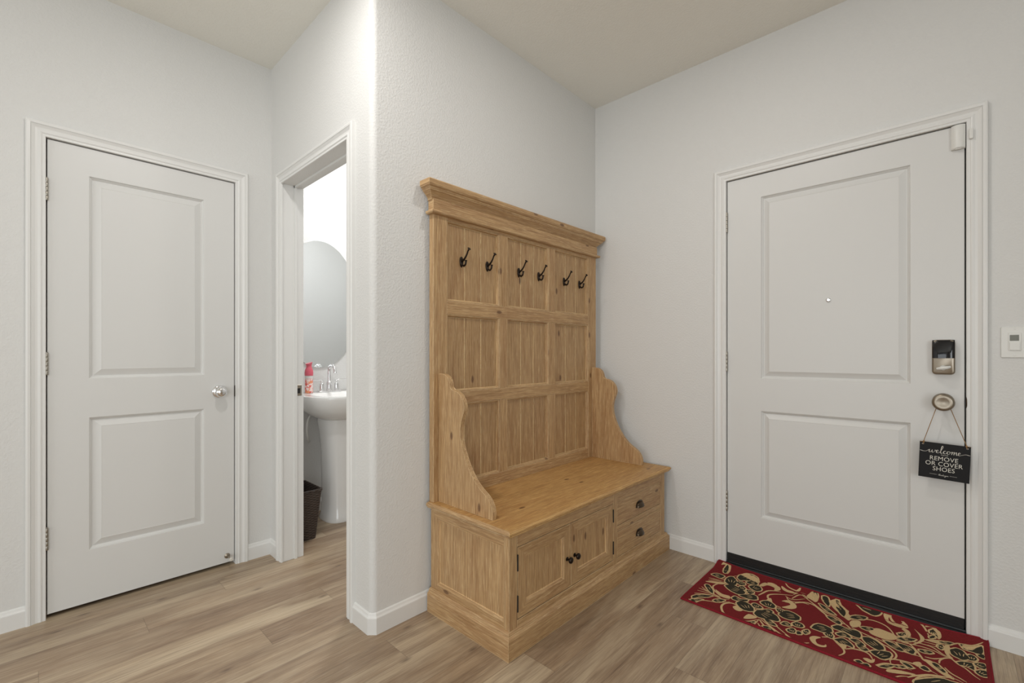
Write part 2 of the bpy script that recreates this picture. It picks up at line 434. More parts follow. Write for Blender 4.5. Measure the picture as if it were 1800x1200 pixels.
BB = [(0.0, 0.0), (0.0125, 0.0), (0.0125, 0.062), (0.0115, 0.0655), (0.0085, 0.0685), (0.0065, 0.0725), (0.0055, 0.0765), (0.0030, 0.0800), (0.0, 0.0815)]
def baseboard(name, path, out):
    """path: floor points; out: outward normals (unit xy) per point, mitre already applied"""
    bm = new()
    rings = [[(p[0]+n[0]*t, p[1]+n[1]*t, z) for t, z in BB] for p, n in zip(path, out)]
    loft(bm, rings, close=True, cap0=True, cap1=True)
    return struct(name, bm, TRIM)
baseboard('baseboard_left', [(XL, YB), (XL, -0.008)], [(1, 0)]*2)
baseboard('baseboard_left_corner', [(XL, 0.803), (XL, YP), (-2.592, YP)], [(1, 0), (1, -1), (0, -1)])
c = math.tan(R(22.5))
baseboard('baseboard_hall', [(-1.758, YP), (XH-0.018, YP), (XH, YP+0.018), (XH, YF-0.006)], [(0, -1), (c, -1), (1, -c), (1, 0)])
baseboard('baseboard_front_left', [(XH+0.0130, YF), (-0.882, YF)], [(0, -1)]*2)
baseboard('baseboard_front_right', [(0.119, YF), (XR, YF)], [(0, -1)]*2)
baseboard('baseboard_right', [(XR, YB), (XR, YF-0.013)], [(-1, 0)]*2)
baseboard('baseboard_sink', [(XS, YP+0.12), (XS, YF-0.03)], [(1, 0)]*2)

# ------------------------------------------------------------------ moulded doors
RINGS = [(0, 0), (.0022, -.0006), (.0042, -.0056), (.0062, -.0064), (.0120, -.0128), (.0140, -.0131)]
def slab(mp, u0, u1, z0, z1, panels, thick, inset, front):
    bm = new()
    us = [u0, panels[0][0], panels[0][1], u1]
    zs = [z0]
    for p in sorted(panels, key=lambda p: p[2]): zs += [p[2], p[3]]
    zs.append(z1)
    holes = [(p[0], p[2]) for p in panels]
    T = front
    for i in range(3):
        for j in range(len(zs)-1):
            if (us[i], zs[j]) in holes: continue
            bm.faces.new([bm.verts.new(mp(u, z, T)) for u, z in ((us[i], zs[j]), (us[i+1], zs[j]), (us[i+1], zs[j+1]), (us[i], zs[j+1]))])
    for a, b, c, d in panels:
        rings = []
        for w, t in RINGS + [(inset, -.0020), (inset+.0008, -.0027)]:
            rings.append([mp(u, z, T+t) for u, z in ((a+w, c+w), (b-w, c+w), (b-w, d-w), (a+w, d-w))])
        loft(bm, rings, True, False, True)
    o = [(u0, z0), (u1, z0), (u1, z1), (u0, z1)]
    loft(bm, [[mp(u, z, T) for u, z in o], [mp(u, z, T-thick) for u, z in o]], True, False, True)
    return bm
door1 = struct('door_1', slab(mapL, 0.0545, 0.7405, 0.018, 1.9895, [(0.181, 0.609, 0.2445, 0.823), (0.181, 0.609, 0.990, 1.872)], 0.035, 0.042, -0.004), DOORW)
door2 = struct('door_2', slab(mapF, -0.8205, 0.0560, 0.069, 1.9890, [(-0.664, -0.101, 0.283, 0.8155), (-0.664, -0.101, 0.974, 1.879)], 0.044, 0.038, -0.004), DOORW)
WORLD[door1] = Vector((0, 0, 0)); WORLD[door2] = Vector((0, 0, 0))
f1 = link('door_frame', jamb('j', mapL, 0.0505, 0.7445, 1.9935, 0.10, (0.045, 0.056)), TRIM, door1)
f2 = link('door_frame', jamb('j', mapF, -0.8245, 0.0605, 1.9935, 0.12, (0.052, 0.066)), TRIM, door2)
bm = new()                                        # dark weather strip round the entry door
for a, b in ((-0.8240, -0.8200), (0.0562, 0.0598)): box(bm, a, b, YF+0.014, YF+0.050, 0.03, 1.992)
box(bm, -0.822, 0.058, YF+0.014, YF+0.05, 1.9895, 1.993)
link('weather_strip', bm, BLACK, door2)['label'] = 'dark rubber weather strip in the door gap'
bm = new(); box(bm, -0.8195, 0.0548, YF+0.001, YF+0.044, 0.028, 0.0695, 0.001, 1)
for z in (0.040, 0.055): box(bm, -0.8195, 0.0548, YF-0.001, YF+0.004, z, z+0.004)
link('door_sweep', bm, BLACK, door2)['label'] = 'black rubber sweep along the door bottom'
bm = new()
th = [(2.466, 0.0), (2.466, .012), (2.470, .020), (2.477, .024), (2.486, .0245), (2.491, .020), (2.494, .020), (2.497, .0265), (2.503, .0275), (2.507, .022), (2.60, .024), (2.60, 0)]
loft(bm, [[(x, y, z) for y, z in th] for x in (-0.8235, 0.0595)], True, True, True)
link('threshold', bm, THRESH, door2)['label'] = 'black ridged metal threshold'

def hinge(mp, u, z0, z1, t, parent, side):
    bm = new(); n = 5; h = (z1-z0)/n; c = mp(u, 0, t)
    for i in range(n): lathe(bm, (c[0], c[1], z0+i*h+.0006), (0, 0, 1), [(0, 0), (.0048, 0), (.0053, .001), (.0053, h-.002), (.0048, h-.0012), (0, h-.0012)], 16)
    lathe(bm, (c[0], c[1], z1), (0, 0, 1), [(0, 0), (.004, 0), (.004, .002), (.002, .004), (0, .004)], 12)
    p = [mp(u-.004*side*0-.0012, z0+.002, t), mp(u+.0012, z0+.002, t), mp(u+.0012, z0+.002, t-.03), mp(u-.0012, z0+.002, t-.03)]
    prism(bm, p, (0, 0, z1-z0-.004))
    return link('hinge', bm, HINGE, parent, smooth=35)
for z0, z1 in ((1.733, 1.825), (1.010, 1.102), (0.286, 0.377)): hinge(mapL, 0.0524, z0, z1, 0.0035, door1, 1)
for z0, z1 in ((1.727, 1.829), (1.005, 1.109), (0.285, 0.387)): hinge(mapF, -0.8226, z0, z1, 0.0030, door2, 1)

# closet door hardware
bm = new(); kz, ky = 0.905, 0.672
lathe(bm, (XL-.004, ky, kz), (1, 0, 0), [(0, 0), (.031, 0), (.032, .003), (.029, .008), (.020, .010), (.0115, .012), (.0105, .026), (.013, .030), (.021, .033), (.0255, .040), (.0268, .047), (.0255, .054), (.021, .060), (.013, .0645), (0, .0655)], 40)
k = link('door_knob', bm, CHROME, door1, smooth=50); k['label'] = 'polished ball door knob'
bm = new(); box(bm, XL-.004, XL+.001, .7408, .7440, .875, .932, .001, 1); link('latch', bm, BRONZE, door1)['label'] = 'dark latch plate in the door gap'
bm = new()
lathe(bm, (XL-.004, .709, .052), (1, 0, .03), [(0, 0), (.013, 0), (.013, .002), (.008, .005), (.0045, .007), (.004, .016), (.004, .062)], 20)
lathe(bm, (XL+.058, .709, .0538), (1, 0, .03), [(0, 0), (.0075, 0), (.0085, .003), (.0085, .012), (.006, .015), (0, .015)], 20, 1)
link('door_stop', bm, [NICKEL, RUBBER], door1, smooth=40)['label'] = 'small metal door stop with white rubber tip'

# entry door hardware
bm = new()
lathe(bm, (-0.004, YF+.004, 0.909), (0, -1, 0), [(0, 0), (.032, 0), (.033, .003), (.030, .008), (.018, .011), (.0105, .014), (.010, .026), (.014, .030), (.024, .034), (.0315, .042), (.0335, .049), (.0320, .055), (.0275, .0588), (.0225, .0598), (.0165, .0588), (.009, .0568), (0, .0560)], 48)
k = link('door_knob', bm, NICKEL, door2, smooth=50); k['label'] = 'satin nickel round door knob'
lock = None
def rounded(w, h, r, n=6, top=1.0):
    pts = []
    for cx, cz, a0 in ((w/2-r, h/2-r, 0), (-w/2+r, h/2-r, 90), (-w/2+r, -h/2+r, 180), (w/2-r, -h/2+r, 270)):
        for i in range(n+1):
            a = R(a0+90*i/n); pts.append((cx+r*math.cos(a), cz+r*math.sin(a)))
    return pts
def pad(bm, cx, cz, y0, layers, w, h, r, mi=0):
    """layers: (shrink, protrusion)"""
    rings = []
    for s_, t in layers: rings.append([(cx+x, y0-t, cz+z) for x, z in rounded(w-2*s_, h-2*s_, max(r-s_, .001))])
    return loft(bm, rings, True, True, True, mi)
lc = (-0.0035, 1.0855)
bm = new(); pad(bm, lc[0], lc[1], YF+.004, [(0, 0), (0, .022), (.002, .027), (.005, .029)], .067, .137, .013)
lock = link('electronic_lock', bm, NICKEL, door2, smooth=40); lock['label'] = 'two-tone keyless deadbolt lock body'
bm = new()
rings = []
for x in [i/12 for i in range(13)]:
    xx = lc[0]-.0325+.065*x; b = .0285+.0065*math.sin(math.pi*x)**.6
    rings.append([(xx, YF+.004-.02, lc[1]-.004), (xx, YF+.004-b, lc[1]-.004), (xx, YF+.004-b+.001, lc[1]+.058), (xx, YF+.004-b+.006, lc[1]+.0665), (xx, YF+.004-.02, lc[1]+.0675)])
loft(bm, rings, True, True, True); link('lock_cover', bm, GLOSSB, lock, smooth=60)['label'] = 'glossy black upper cover'
bm = new(); tube(bm, [(-.0225, YF-.040, lc[1]-.0455), (-.010, YF-.044, lc[1]-.0430), (.006, YF-.044, lc[1]-.0405), (.0160, YF-.040, lc[1]-.0375)], [.0040, .0065, .0065, .0045], 12)
lathe(bm, (-.0045, YF-.024, lc[1]-.042), (0, -1, 0), [(0, 0), (.010, 0), (.009, .012), (0, .012)], 20)
link('thumb_turn', bm, PLAST, lock, smooth=50)['label'] = 'pale thumb turn'
bm = new()
lathe(bm, (-0.384, YF+.004, 1.343), (0, -1, 0), [(0, 0), (.0085, 0), (.0085, .002), (.0065, .0035), (.0048, .0035), (.0045, .0015), (0, .0015)], 24)
link('peephole', bm, CHROME, door2, smooth=40)['label'] = 'small chrome peephole'
bm = new(); lathe(bm, (0.0620, YF-.004, .888), (0, 0, 1), [(0, 0), (.004, .001), (.006, .008), (.0065, .022), (.006, .036), (.004, .043), (0, .044)], 16, squash=(1, .45))
link('latch', bm, BRONZE2, door2, smooth=50)['label'] = 'bronze strike lip on the door frame'

# ------------------------------------------------------------------ door sensor and its magnet, wall switch
s = empty('door_sensor', (0.037, YF+.004, 1.896), 'white rounded door sensor at the top corner of the front door', 'sensor')
bm = new()
def bulge(z, k=1.0):
    return [(0.0185, YF+.004, z)] + [(0.0185+.0415*(1-math.cos(R(a)))/2*1.0 if False else 0.0185+.040*i/10, YF+.004-.004-.0195*k*math.sin(math.pi*(0.08+0.80*i/10))**.7, z) for i, a in enumerate(range(0, 110, 10))] + [(0.0585, YF+.004, z)]
loft(bm, [bulge(1.896, .7), bulge(1.899, .96), bulge(1.903), bulge(1.984), bulge(1.987, .92)], True, True, True)
link('sensor_case', bm, PLAST, s, smooth=35)
bm = new(); box(bm, .030, .048, YF-.0145, YF-.010, 1.8935, 1.8965, .0008, 1); link('sensor_lip', bm, PLAST, s)
bm = new(); box(bm, .0690, .0790, YF-.0225, YF-.0085, 1.921, 1.960, .0012, 2)
tag(link('sensor_magnet', bm, PLAST), 'tiny white magnet block stuck on the front door casing beside the sensor', 'magnet')

w = empty('timer_switch', (0.187, YF, 1.083), 'white wall timer switch with small grey display, right of the front door', 'switch')
bm = new(); pad(bm, .187, 1.141, YF, [(0, 0), (0, .004), (.0015, .0058)], .070, .113, .004); link('wall_plate', bm, PLAST, w, smooth=35)
bm = new(); pad(bm, .187, 1.143, YF-.0055, [(0, 0), (0, .002), (.0008, .0028)], .033, .067, .003); link('switch_bezel', bm, PLAST, w, smooth=35)
bm = new(); box(bm, .1745, .1975, YF-.0092, YF-.0080, 1.1465, 1.1680, .0003, 1); link('display', bm, LCD, w)['label'] = 'grey display'
bm = new(); box(bm, .1735, .2000, YF-.0115, YF-.0078, 1.1120, 1.1420, .001, 2); link('push_button', bm, PLAST, w)
for z in (1.093, 1.189):
    bm = new(); lathe(bm, (.187, YF-.0055, z), (0, -1, 0), [(0, 0), (.0032, 0), (.0028, .001), (0, .0012)], 12); link('screw', bm, PLAST, w, smooth=40)

# ------------------------------------------------------------------ welcome sign hanging from the knob
sg = empty('door_sign', (-0.002, 2.452, 0.606), 'small black welcome sign with cream lettering hanging by twine from the front door knob', 'sign')
SY = 2.4545
tilt = math.atan2(-0.005, 0.143)
def sp(u, v, t=0.0):    # sign coordinates: u right, v up from sign centre
    cu, sv = math.cos(tilt), math.sin(tilt)
    return (-0.002 + u*cu - v*sv, SY - t, 0.678 + u*sv + v*cu)
SW, SH, ST = 0.145, 0.140, 0.004
bm = new()
holes = [(-SW/2+.0095, SH/2-.0085), (SW/2-.0095, SH/2-.0085)]
# board built as a grid with two round holes left out
outer = [(-SW/2, -SH/2), (SW/2, -SH/2), (SW/2, SH/2), (-SW/2, SH/2)]
def holed(zf):
    loops = []
    o = [bm.verts.new(sp(u, v, zf)) for u, v in outer]; es = [bm.edges.new((o[i], o[(i+1) % 4])) for i in range(4)]
    hl = []
    for hu, hv in holes:
        h = [bm.verts.new(sp(hu+.0032*math.cos(R(a)), hv+.0032*math.sin(R(a)), zf)) for a in range(0, 360, 24)]
        es += [bm.edges.new((h[i], h[(i+1) % len(h)])) for i in range(len(h))]; hl.append(h)
    bmesh.ops.triangle_fill(bm, use_beauty=True, edges=es)
    return o, hl
oa, ha = holed(ST); ob, hb = holed(0)
for A_, B_ in [(oa, ob)] + list(zip(ha, hb)):
    for i in range(len(A_)): bm.faces.new((A_[i], A_[(i+1) % len(A_)], B_[(i+1) % len(A_)], B_[i]))
link('board', bm, SIGN, sg)
def text_pts(bm, body, size, cu, cv, sx=1.0, t=ST+.0004):
    cd = bpy.data.curves.new('tmp', 'FONT'); cd.body = body; cd.size = size; cd.align_x = 'CENTER'; cd.resolution_u = 3
    cd.space_character = 1.03
    o = bpy.data.objects.new('tmp', cd); COL.objects.link(o)
    dg = bpy.context.evaluated_depsgraph_get(); me = bpy.data.meshes.new_from_object(o.evaluated_get(dg))
    vs = [bm.verts.new(sp(cu + v.co.x*sx, cv + v.co.y, t)) for v in me.vertices]
    for p in me.polygons:
        try: bm.faces.new([vs[i] for i in p.vertices])
        except ValueError: pass
    bpy.data.objects.remove(o); bpy.data.meshes.remove(me); bpy.data.curves.remove(cd)
bm = new()
text_pts(bm, 'REMOVE', .0235, -.001, .0020, .90)
text_pts(bm, 'OR COVER', .0235, -.0005, -.0185, .90)
text_pts(bm, 'SHOES', .0235, .000, -.0385, .90)
text_pts(bm, 'PLEASE', .0050, .001, .0235, 1.3)
def pen(bm, pts, w, n=6, k=1.0, ou=0, ov=0, t=ST+.0004):
    path = smooth_path([(p[0]*k+ou, p[1]*k+ov, 0) for p in pts], n); m = len(path)
    L_, R_ = [], []
    for i, p in enumerate(path):
        d = (path[min(i+1, m-1)]-path[max(i-1, 0)])
        d = d.normalized() if d.length > 0 else Vector((1, 0, 0))
        nn = Vector((-d.y, d.x, 0))
        f = w*(0.45+0.75*max(0, -d.y*.8+.15*abs(d.x)))          # downstrokes are thick, as with a brush pen
        L_.append(bm.verts.new(sp(p.x+nn.x*f/2, p.y+nn.y*f/2, t))); R_.append(bm.verts.new(sp(p.x-nn.x*f/2, p.y-nn.y*f/2, t)))
    for i in range(m-1): bm.faces.new((L_[i], L_[i+1], R_[i+1], R_[i]))
# brush script word "welcome", in mm from its own left end, x-height about 9
W_ = []
W_.append([(-20, 3.2), (-16, 2.2), (-12, 1.2), (-6, 2), (-1, 6.5), (1, 8.2), (.5, 3), (1.5, .3), (4, 1.5), (6.5, 6), (7.2, 8.2), (6.8, 3), (8, .3), (11, 2), (13, 6), (13, 8.5), (14, 7.4), (16, 7)])
W_.append([(15.5, 4.2), (18.5, 4.8), (20.5, 7), (19, 8.8), (16.6, 7), (16, 3), (18, .4), (21, 1), (24, 4), (28, 12), (30.5, 19), (29.5, 22), (27.5, 19), (26, 10), (25.2, 3), (27, .3), (30, 2)])
W_.append([(36.5, 7.2), (35, 8.6), (32.5, 7), (31.4, 3.5), (33, .5), (36, .9), (39, 3)])
W_.append([(43.5, 8.4), (40.5, 7.5), (39, 4), (40.5, .6), (43.5, 1), (45.5, 4), (45, 7.4), (43, 8.4), (44.5, 7), (48, 6.6)])
W_.append([(48, 6.6), (50, 8.4), (49.5, 4), (49, .2)])
W_.append([(49.2, 2.5), (52, 7), (54.3, 8.4), (54, 4), (53.5, .2)])
W_.append([(53.7, 2.5), (56.5, 7), (58.8, 8.2), (58.5, 3.5), (59.5, .4), (62, 2)])
W_.append([(62, 3.6), (65, 4.6), (67, 6.8), (65.6, 8.6), (63.2, 7), (62.6, 3), (64.6, .4), (69, 2), (76, 5), (80, 5.6), (84, 4.6), (87, 4.2)])
for s_ in W_: pen(bm, s_, 2.3e-3*1.0, 6, 1e-3, -.0445, .0375) if False else pen(bm, [(a*1.18, b) for a, b in s_] if False else s_, .0022, 6, .00133, -.0445, .0310)
# small closing flourish "thank you" between two rules
T_ = [[(0, 5), (4, 6), (8, 5.5)], [(4, 6), (3, 2), (3.5, 0), (5.5, 1.5), (7, 7), (7.5, 9), (6.5, 5), (6.3, 0), (8, 3.5), (9.2, 3), (9, 0), (10.5, 1.5), (12.5, 3.5), (11.3, 1.2), (12.6, .2), (14, 3), (14, .2), (15.4, 3), (16.6, 3), (16.6, .2), (18.2, 2), (19.3, 8), (18.6, 4), (18.2, 0), (20.6, 3), (19, 1.8), (21.4, .2), (24, 3.2), (24.2, 1), (26.6, 3), (26, -3), (23.5, -5), (22.5, -2.5), (28, 1.5), (30, 3.2), (28.8, 1), (30.5, .2), (32, 2.8), (33, 3), (33.2, .4), (35.5, 3), (35.5, .4), (37, 1)]]
for s_ in T_: pen(bm, s_, .0009, 5, .00082, -.0155, -.0560)
for a, b in ((-.0395, -.0185), (.0175, .0385)): pen(bm, [(a, -.0530), ((a+b)/2, -.0530), (b, -.0530)], .0012, 3)
link('lettering', bm, LETTER, sg)['label'] = 'cream words welcome please remove or cover shoes'
bm = new()
kz = 0.909
for sgn, h in ((-1, holes[0]), (1, holes[1])):
    hp = Vector(sp(h[0], h[1], ST/2))
    top = Vector((-0.004+sgn*.012, YF-.0265, kz+.0085))
    path = [top, Vector((-0.004+sgn*.0150, YF-.029, kz-.006)), hp+Vector((-sgn*.002, -.001, .010))]
    tube(bm, path, .0012, 7, 1)
    tube(bm, [hp+Vector((-sgn*.002, -.001, .011)), hp+Vector((.003*-sgn, -.0045, .006)), hp+Vector((0, -.0040, 0)), hp+Vector((0, .001, -.001)), hp+Vector((0, .0045, .004)), hp+Vector((-sgn*.002, .002, .010))], .0014, 7, 5)
    lathe(bm, hp+Vector((-sgn*.0015, -.0022, .0065)), (-sgn*.3, 0, 1), [(0, 0), (.0026, .001), (.0032, .0035), (.0026, .006), (0, .007)], 12)
    tube(bm, [hp+Vector((-sgn*.0015, -.003, .008)), hp+Vector((.004*sgn, -.005, .009)), hp+Vector((.0075*sgn, -.004, .007))], [.0013, .0009], 6, 3)
# loop over the knob neck
tube(bm, [(-0.004-.012, YF-.0265, kz+.0085), (-0.004-.008, YF-.0262, kz+.0125), (-0.004, YF-.026, kz+.0145), (-0.004+.008, YF-.0262, kz+.0125), (-0.004+.012, YF-.0265, kz+.0085)], .0012, 7, 4)
link('hanging_twine', bm, JUTE, sg, smooth=60)['label'] = 'brown jute twine knotted through two holes'
# ------------------------------------------------------------------ hall tree bench
ht = empty('hall_tree', (-1.37, 1.82, 0), 'tall limed pine hall tree bench with coat hooks beside the front door', 'hall tree')
FX = -1.578                       # face of the stiles and rails
def part(name, bm, m, parent=ht, smooth=None, label=None):
    o = link(name, bm, m, parent, None, smooth)
    if label: o['label'] = label
    return o
Yc = [1.182, 1.256, 1.581, 1.635, 1.962, 2.017, 2.346, 2.429]
Zc = [0.466, 0.520, 0.875, 0.930, 1.271, 1.330, 1.681, 1.760]
# upright frame
for a, b in ((Yc[0], Yc[1]), (Yc[6], Yc[7])): part('stile', box(new(), -1.606, FX, a, b, Zc[0], Zc[7], .0015, 1), WZ)
for a, b in ((Yc[2], Yc[3]), (Yc[4], Yc[5])):
    for c, d in ((Zc[1], Zc[2]), (Zc[3], Zc[4]), (Zc[5], Zc[6])): part('mullion', box(new(), -1.604, FX-.0008, a, b, c, d, .0012, 1), WZ)
for c, d in ((Zc[0], Zc[1]), (Zc[2], Zc[3]), (Zc[4], Zc[5]), (Zc[6], Zc[7])): part('rail', box(new(), -1.604, FX-.0004, Yc[1], Yc[6], c, d, .0012, 1), WY)
# nine beadboard panels, each with a bead moulding round its opening
for j, (c, d) in enumerate(((Zc[1], Zc[2]), (Zc[3], Zc[4]), (Zc[5], Zc[6]))):
    for (a, b) in ((Yc[1], Yc[2]), (Yc[3], Yc[4]), (Yc[5], Yc[6])):
        bm = new(); pts = []; n = 3; g = .0014; PX = -1.5925
        pts.append((PX, a))
        for i in range(1, n):
            y = a + (b-a)*i/n + (.004 if i == 1 else -.004)
            pts += [(PX, y-g), (PX-.0022, y-g*.4), (PX-.0022, y+g*.4), (PX, y+g)]
        pts += [(PX, b), (-1.603, b), (-1.603, a)]
        prism(bm, [(x, y, c) for x, y in pts], (0, 0, d-c))
        for f in bm.faces:                       # pale wax sits in the two grooves
            m_ = f.calc_center_median()
            if PX-.0021 >= m_.x > PX-.0023 or (PX-.0022 < m_.x < PX-.0005 and abs(f.calc_center_median().z-(c+d)/2) < .01 and f.calc_area() < .004): f.material_index = 1
        p = part('panel', bm, [WPAN, WAX])
        bm = new(); BD = [(0, FX-.0105), (.0002, FX-.0030), (.003, FX-.0020), (.0062, FX-.0038), (.0085, FX-.0085), (.0090, PX+.0006), (.0105, PX+.0002)]
        loft(bm, [[(t, y, z) for y, z in ((a+w, c+w), (b-w, c+w), (b-w, d-w), (a+w, d-w))] for w, t in BD], True)
        for i_, f in enumerate(bm.faces): f.material_index = 2 if i_ >= 20 else i_ % 2
        part('bead_moulding', bm, [WY, WZ, WAX], p, smooth=None)
# frieze, neck moulding and cornice
MY = (Yc[0]+Yc[7])/2
def turn(bm):
    """faces that look sideways get crosswise grain"""
    bm.faces.ensure_lookup_table(); bmesh.ops.recalc_face_normals(bm, faces=bm.faces)
    for f in bm.faces:
        if abs(f.normal.y) > .5*max(abs(f.normal.x), 1e-9) and abs(f.normal.y) > .05: f.material_index = 1
    return bm
def crown(prof, mat, name, half0, x0, back=-1.606):
    """prof: (overhang, z) swept round left, front and right"""
    bm = new()
    rings = [[(back, MY-half0-o, z), (x0+o, MY-half0-o, z), (x0+o, MY+half0+o, z), (back, MY+half0+o, z)] for o, z in prof]
    loft(bm, rings, True, True, True)
    for f in bm.faces:
        ys = [v.co.y for v in f.verts]
        if len(f.verts) == 4 and (max(ys) < MY or min(ys) > MY): f.material_index = 1
    return part(name, bm, [mat, WX])
H0 = (Yc[7]-Yc[0])/2
crown([(0.002, 1.697), (.004, 1.697), (.004, 1.755), (.003, 1.757)], WY, 'frieze', H0, FX+.002)
crown([(.001, 1.6925), (.014, 1.6935), (.0185, 1.6975), (.0195, 1.7015), (.0180, 1.7055), (.0125, 1.7085), (.006, 1.711), (.0045, 1.7135)], WY, 'neck_moulding', H0, FX+.001)
crown([(.003, 1.752), (.008, 1.7525), (.0095, 1.7555), (.008, 1.758), (.0085, 1.7615), (.0125, 1.7665), (.0190, 1.7745), (.0270, 1.7820), (.0335, 1.7865), (.0345, 1.7905), (.0375, 1.7920), (.0385, 1.7960), (.0455, 1.8010), (.0485, 1.8070), (.0490, 1.8230), (.0460, 1.8275), (.040, 1.8285)], WY, 'cornice', H0, FX-.010)
# coat hooks
def make_hook(y, z, parent=ht):
    bx = -1.5923
    root = empty('coat_hook', (bx, y, z)); root.parent = parent; root.location = Vector((bx, y, z))-WORLD[parent]
    bm = new()
    sh = [(0, .026), (.006, .0235), (.009, .017), (.0105, .008), (.010, -.002), (.008, -.012), (.004, -.020), (0, -.0235), (-.004, -.020), (-.008, -.012), (-.010, -.002), (-.0105, .008), (-.009, .017), (-.006, .0235)]
    loft(bm, [[(bx+t, y+u*k, z+v*k) for u, v in sh] for t, k in ((0, 1), (.0025, 1), (.005, .82), (.0062, .5))], True, True, True)
    for v in (.012, -.012): lathe(bm, (bx+.0045, y, z+v), (1, 0, 0), [(0, 0), (.0038, 0), (.003, .0022), (0, .0028)], 12)
    tube(bm, [(bx+.003, y, z+.004), (bx+.014, y, z+.008), (bx+.026, y, z+.016), (bx+.038, y, z+.030), (bx+.046, y, z+.044), (bx+.053, y, z+.052)], [.0060, .0050, .0042, .0036, .0034, .0042], 10, 5)
    lathe(bm, (bx+.0515, y, z+.051), (.72, 0, .7), [(0, 0), (.004, 0), (.0080, .003), (.0084, .0045), (.006, .0062), (0, .0068)], 16)
    tube(bm, [(bx+.003, y, z-.002), (bx+.009, y, z-.013), (bx+.019, y, z-.018), (bx+.028, y, z-.013), (bx+.0315, y, z-.004), (bx+.032, y, z+.003)], [.0055, .0046, .0042, .0042, .0050], 10, 5)
    lathe(bm, (bx+.032, y, z+.001), (.1, 0, 1), [(0, 0), (.0045, 0), (.0065, .003), (.006, .005), (0, .0062)], 14)
    o = part('coat_hook', bm, BRONZE, smooth=45)
    COL.objects.unlink(root); bpy.data.objects.remove(root)
    return o
hk = make_hook(1.349, 1.5125); hk['label'] = 'dark bronze double coat hook'
for y, z in ((1.510, 1.5145), (1.733, 1.5135), (1.892, 1.5125), (2.118, 1.5105), (2.270, 1.5105)):
    c_ = hk.copy(); COL.objects.link(c_); c_.parent = ht
    c_.location = hk.location + Vector((0, y-1.349, z-1.5125))
# bench top
bm = new()
EDGE = [(-.014, .4415), (-.006, .4420), (-.003, .4450), (-.004, .4480), (.0000, .4500), (.0025, .4545), (.0015, .4600), (-.0030, .4645), (-.009, .4660)]
x0, y0, y1 = -1.1165, 1.1675, 2.474
loft(bm, [[(-1.606, y0-o, z), (x0+o, y0-o, z), (x0+o, y1+o, z), (-1.606, y1+o, z)] for o, z in EDGE], True, True, True)
for f in bm.faces:
    ys = [v.co.y for v in f.verts]
    if len(f.verts) == 4 and (max(ys) < MY or min(ys) > MY): f.material_index = 1
part('seat', bm, [WTOP, WX], label='warm pine bench top with rounded worn edge')
# scrolled side arms
ARM = [(-1.577, .4665), (-1.577, 1.014), (-1.552, 1.0135), (-1.532, 1.009), (-1.514, .996), (-1.503, .977), (-1.499, .9585), (-1.492, .949), (-1.470, .9455), (-1.447, .937), (-1.426, .919), (-1.414, .893), (-1.4125, .868),
       (-1.421, .843), (-1.431, .815), (-1.436, .783), (-1.432, .745), (-1.420, .706), (-1.401, .666), (-1.376, .628), (-1.347, .595), (-1.316, .570), (-1.285, .552), (-1.262, .531), (-1.249, .505), (-1.245, .480), (-1.246, .4665)]
def arm(ya, yb):
    base = ARM[2:-1]; path = [(-1.577, .4665), (-1.577, 1.014)] + [(p.x, p.y) for p in smooth_path([(x, z, 0) for x, z in base], 3)] + [(-1.246, .4665)]
    bm = new(); cx, cz = -1.5, .75
    r = prism(bm, [(x, ya, z) for x, z in path], (0, yb-ya, 0))
    es = [e for e in bm.edges if abs(e.verts[0].co.y-e.verts[1].co.y) < 1e-6 and max(v.co.x for v in e.verts) > -1.57 and max(v.co.z for v in e.verts) > .4669]
    bmesh.ops.bevel(bm, geom=es, offset=.003, segments=2, profile=.5, affect='EDGES')
    return bm
part('side_arm', arm(1.210, 1.231), WZ, smooth=None)
part('side_arm', arm(2.386, 2.407), WZ, smooth=None)
# base cabinet: carcass with framed side, face frame, skirting
BX, BL, BR, BZ0, BZ1 = -1.140, 1.1905, 2.4475, 0.085, 0.4425
def fram(mp, u0, u1, z0, z1, a, b, c, d, dep, thick, bm):
    """frame with recessed panel; mp(u,z,t)"""
    rings = [[mp(u, z, t) for u, z in ((x0_, zz0), (x1_, zz0), (x1_, zz1), (x0_, zz1))] for x0_, x1_, zz0, zz1, t in
             ((u0, u1, z0, z1, -thick), (u0, u1, z0, z1, -.0008), (u0+.0008, u1-.0008, z0+.0008, z1-.0008, 0), (a, b, c, d, 0), (a+.002, b-.002, c+.002, d-.002, -.0005), (a+.0035, b-.0035, c+.0035, d-.0035, -.003),
              (a+.0080, b-.0080, c+.0080, d-.0080, -dep+.001), (a+.0105, b-.0105, c+.0105, d-.0105, -dep))]
    loft(bm, rings, True, True, True)
    for i_, f in enumerate(bm.faces): f.material_index = 2 if 24 <= i_ < 28 else (1 if (i_ % 2 == 0 and 4 <= i_ < 24) else 0)
    return bm
bm = new()
fram(lambda u, z, t: (u, BL-t, z), -1.605, BX-.0222, BZ0, BZ1, -1.563, -1.1685, .120, .399, .010, .016, bm)
part('side_panel', bm, [WZ, WX, WAX])
bm = new(); fram(lambda u, z, t: (u, BR+t, z), -1.605, BX-.0222, BZ0, BZ1, -1.563, -1.1685, .120, .399, .010, .016, bm)
part('side_panel', bm, [WZ, WX, WAX])
bm = new()
box(bm, -1.605, BX-.03, BL+.0175, BR-.0175, .09, .44)
part('carcass', bm, WY)
for a, b in ((BL, 1.2335), (1.9050, 1.9380), (2.4010, BR)): part('front_stile', box(new(), BX-.022, BX, a, b, BZ0, BZ1, .0012, 1), WZ)
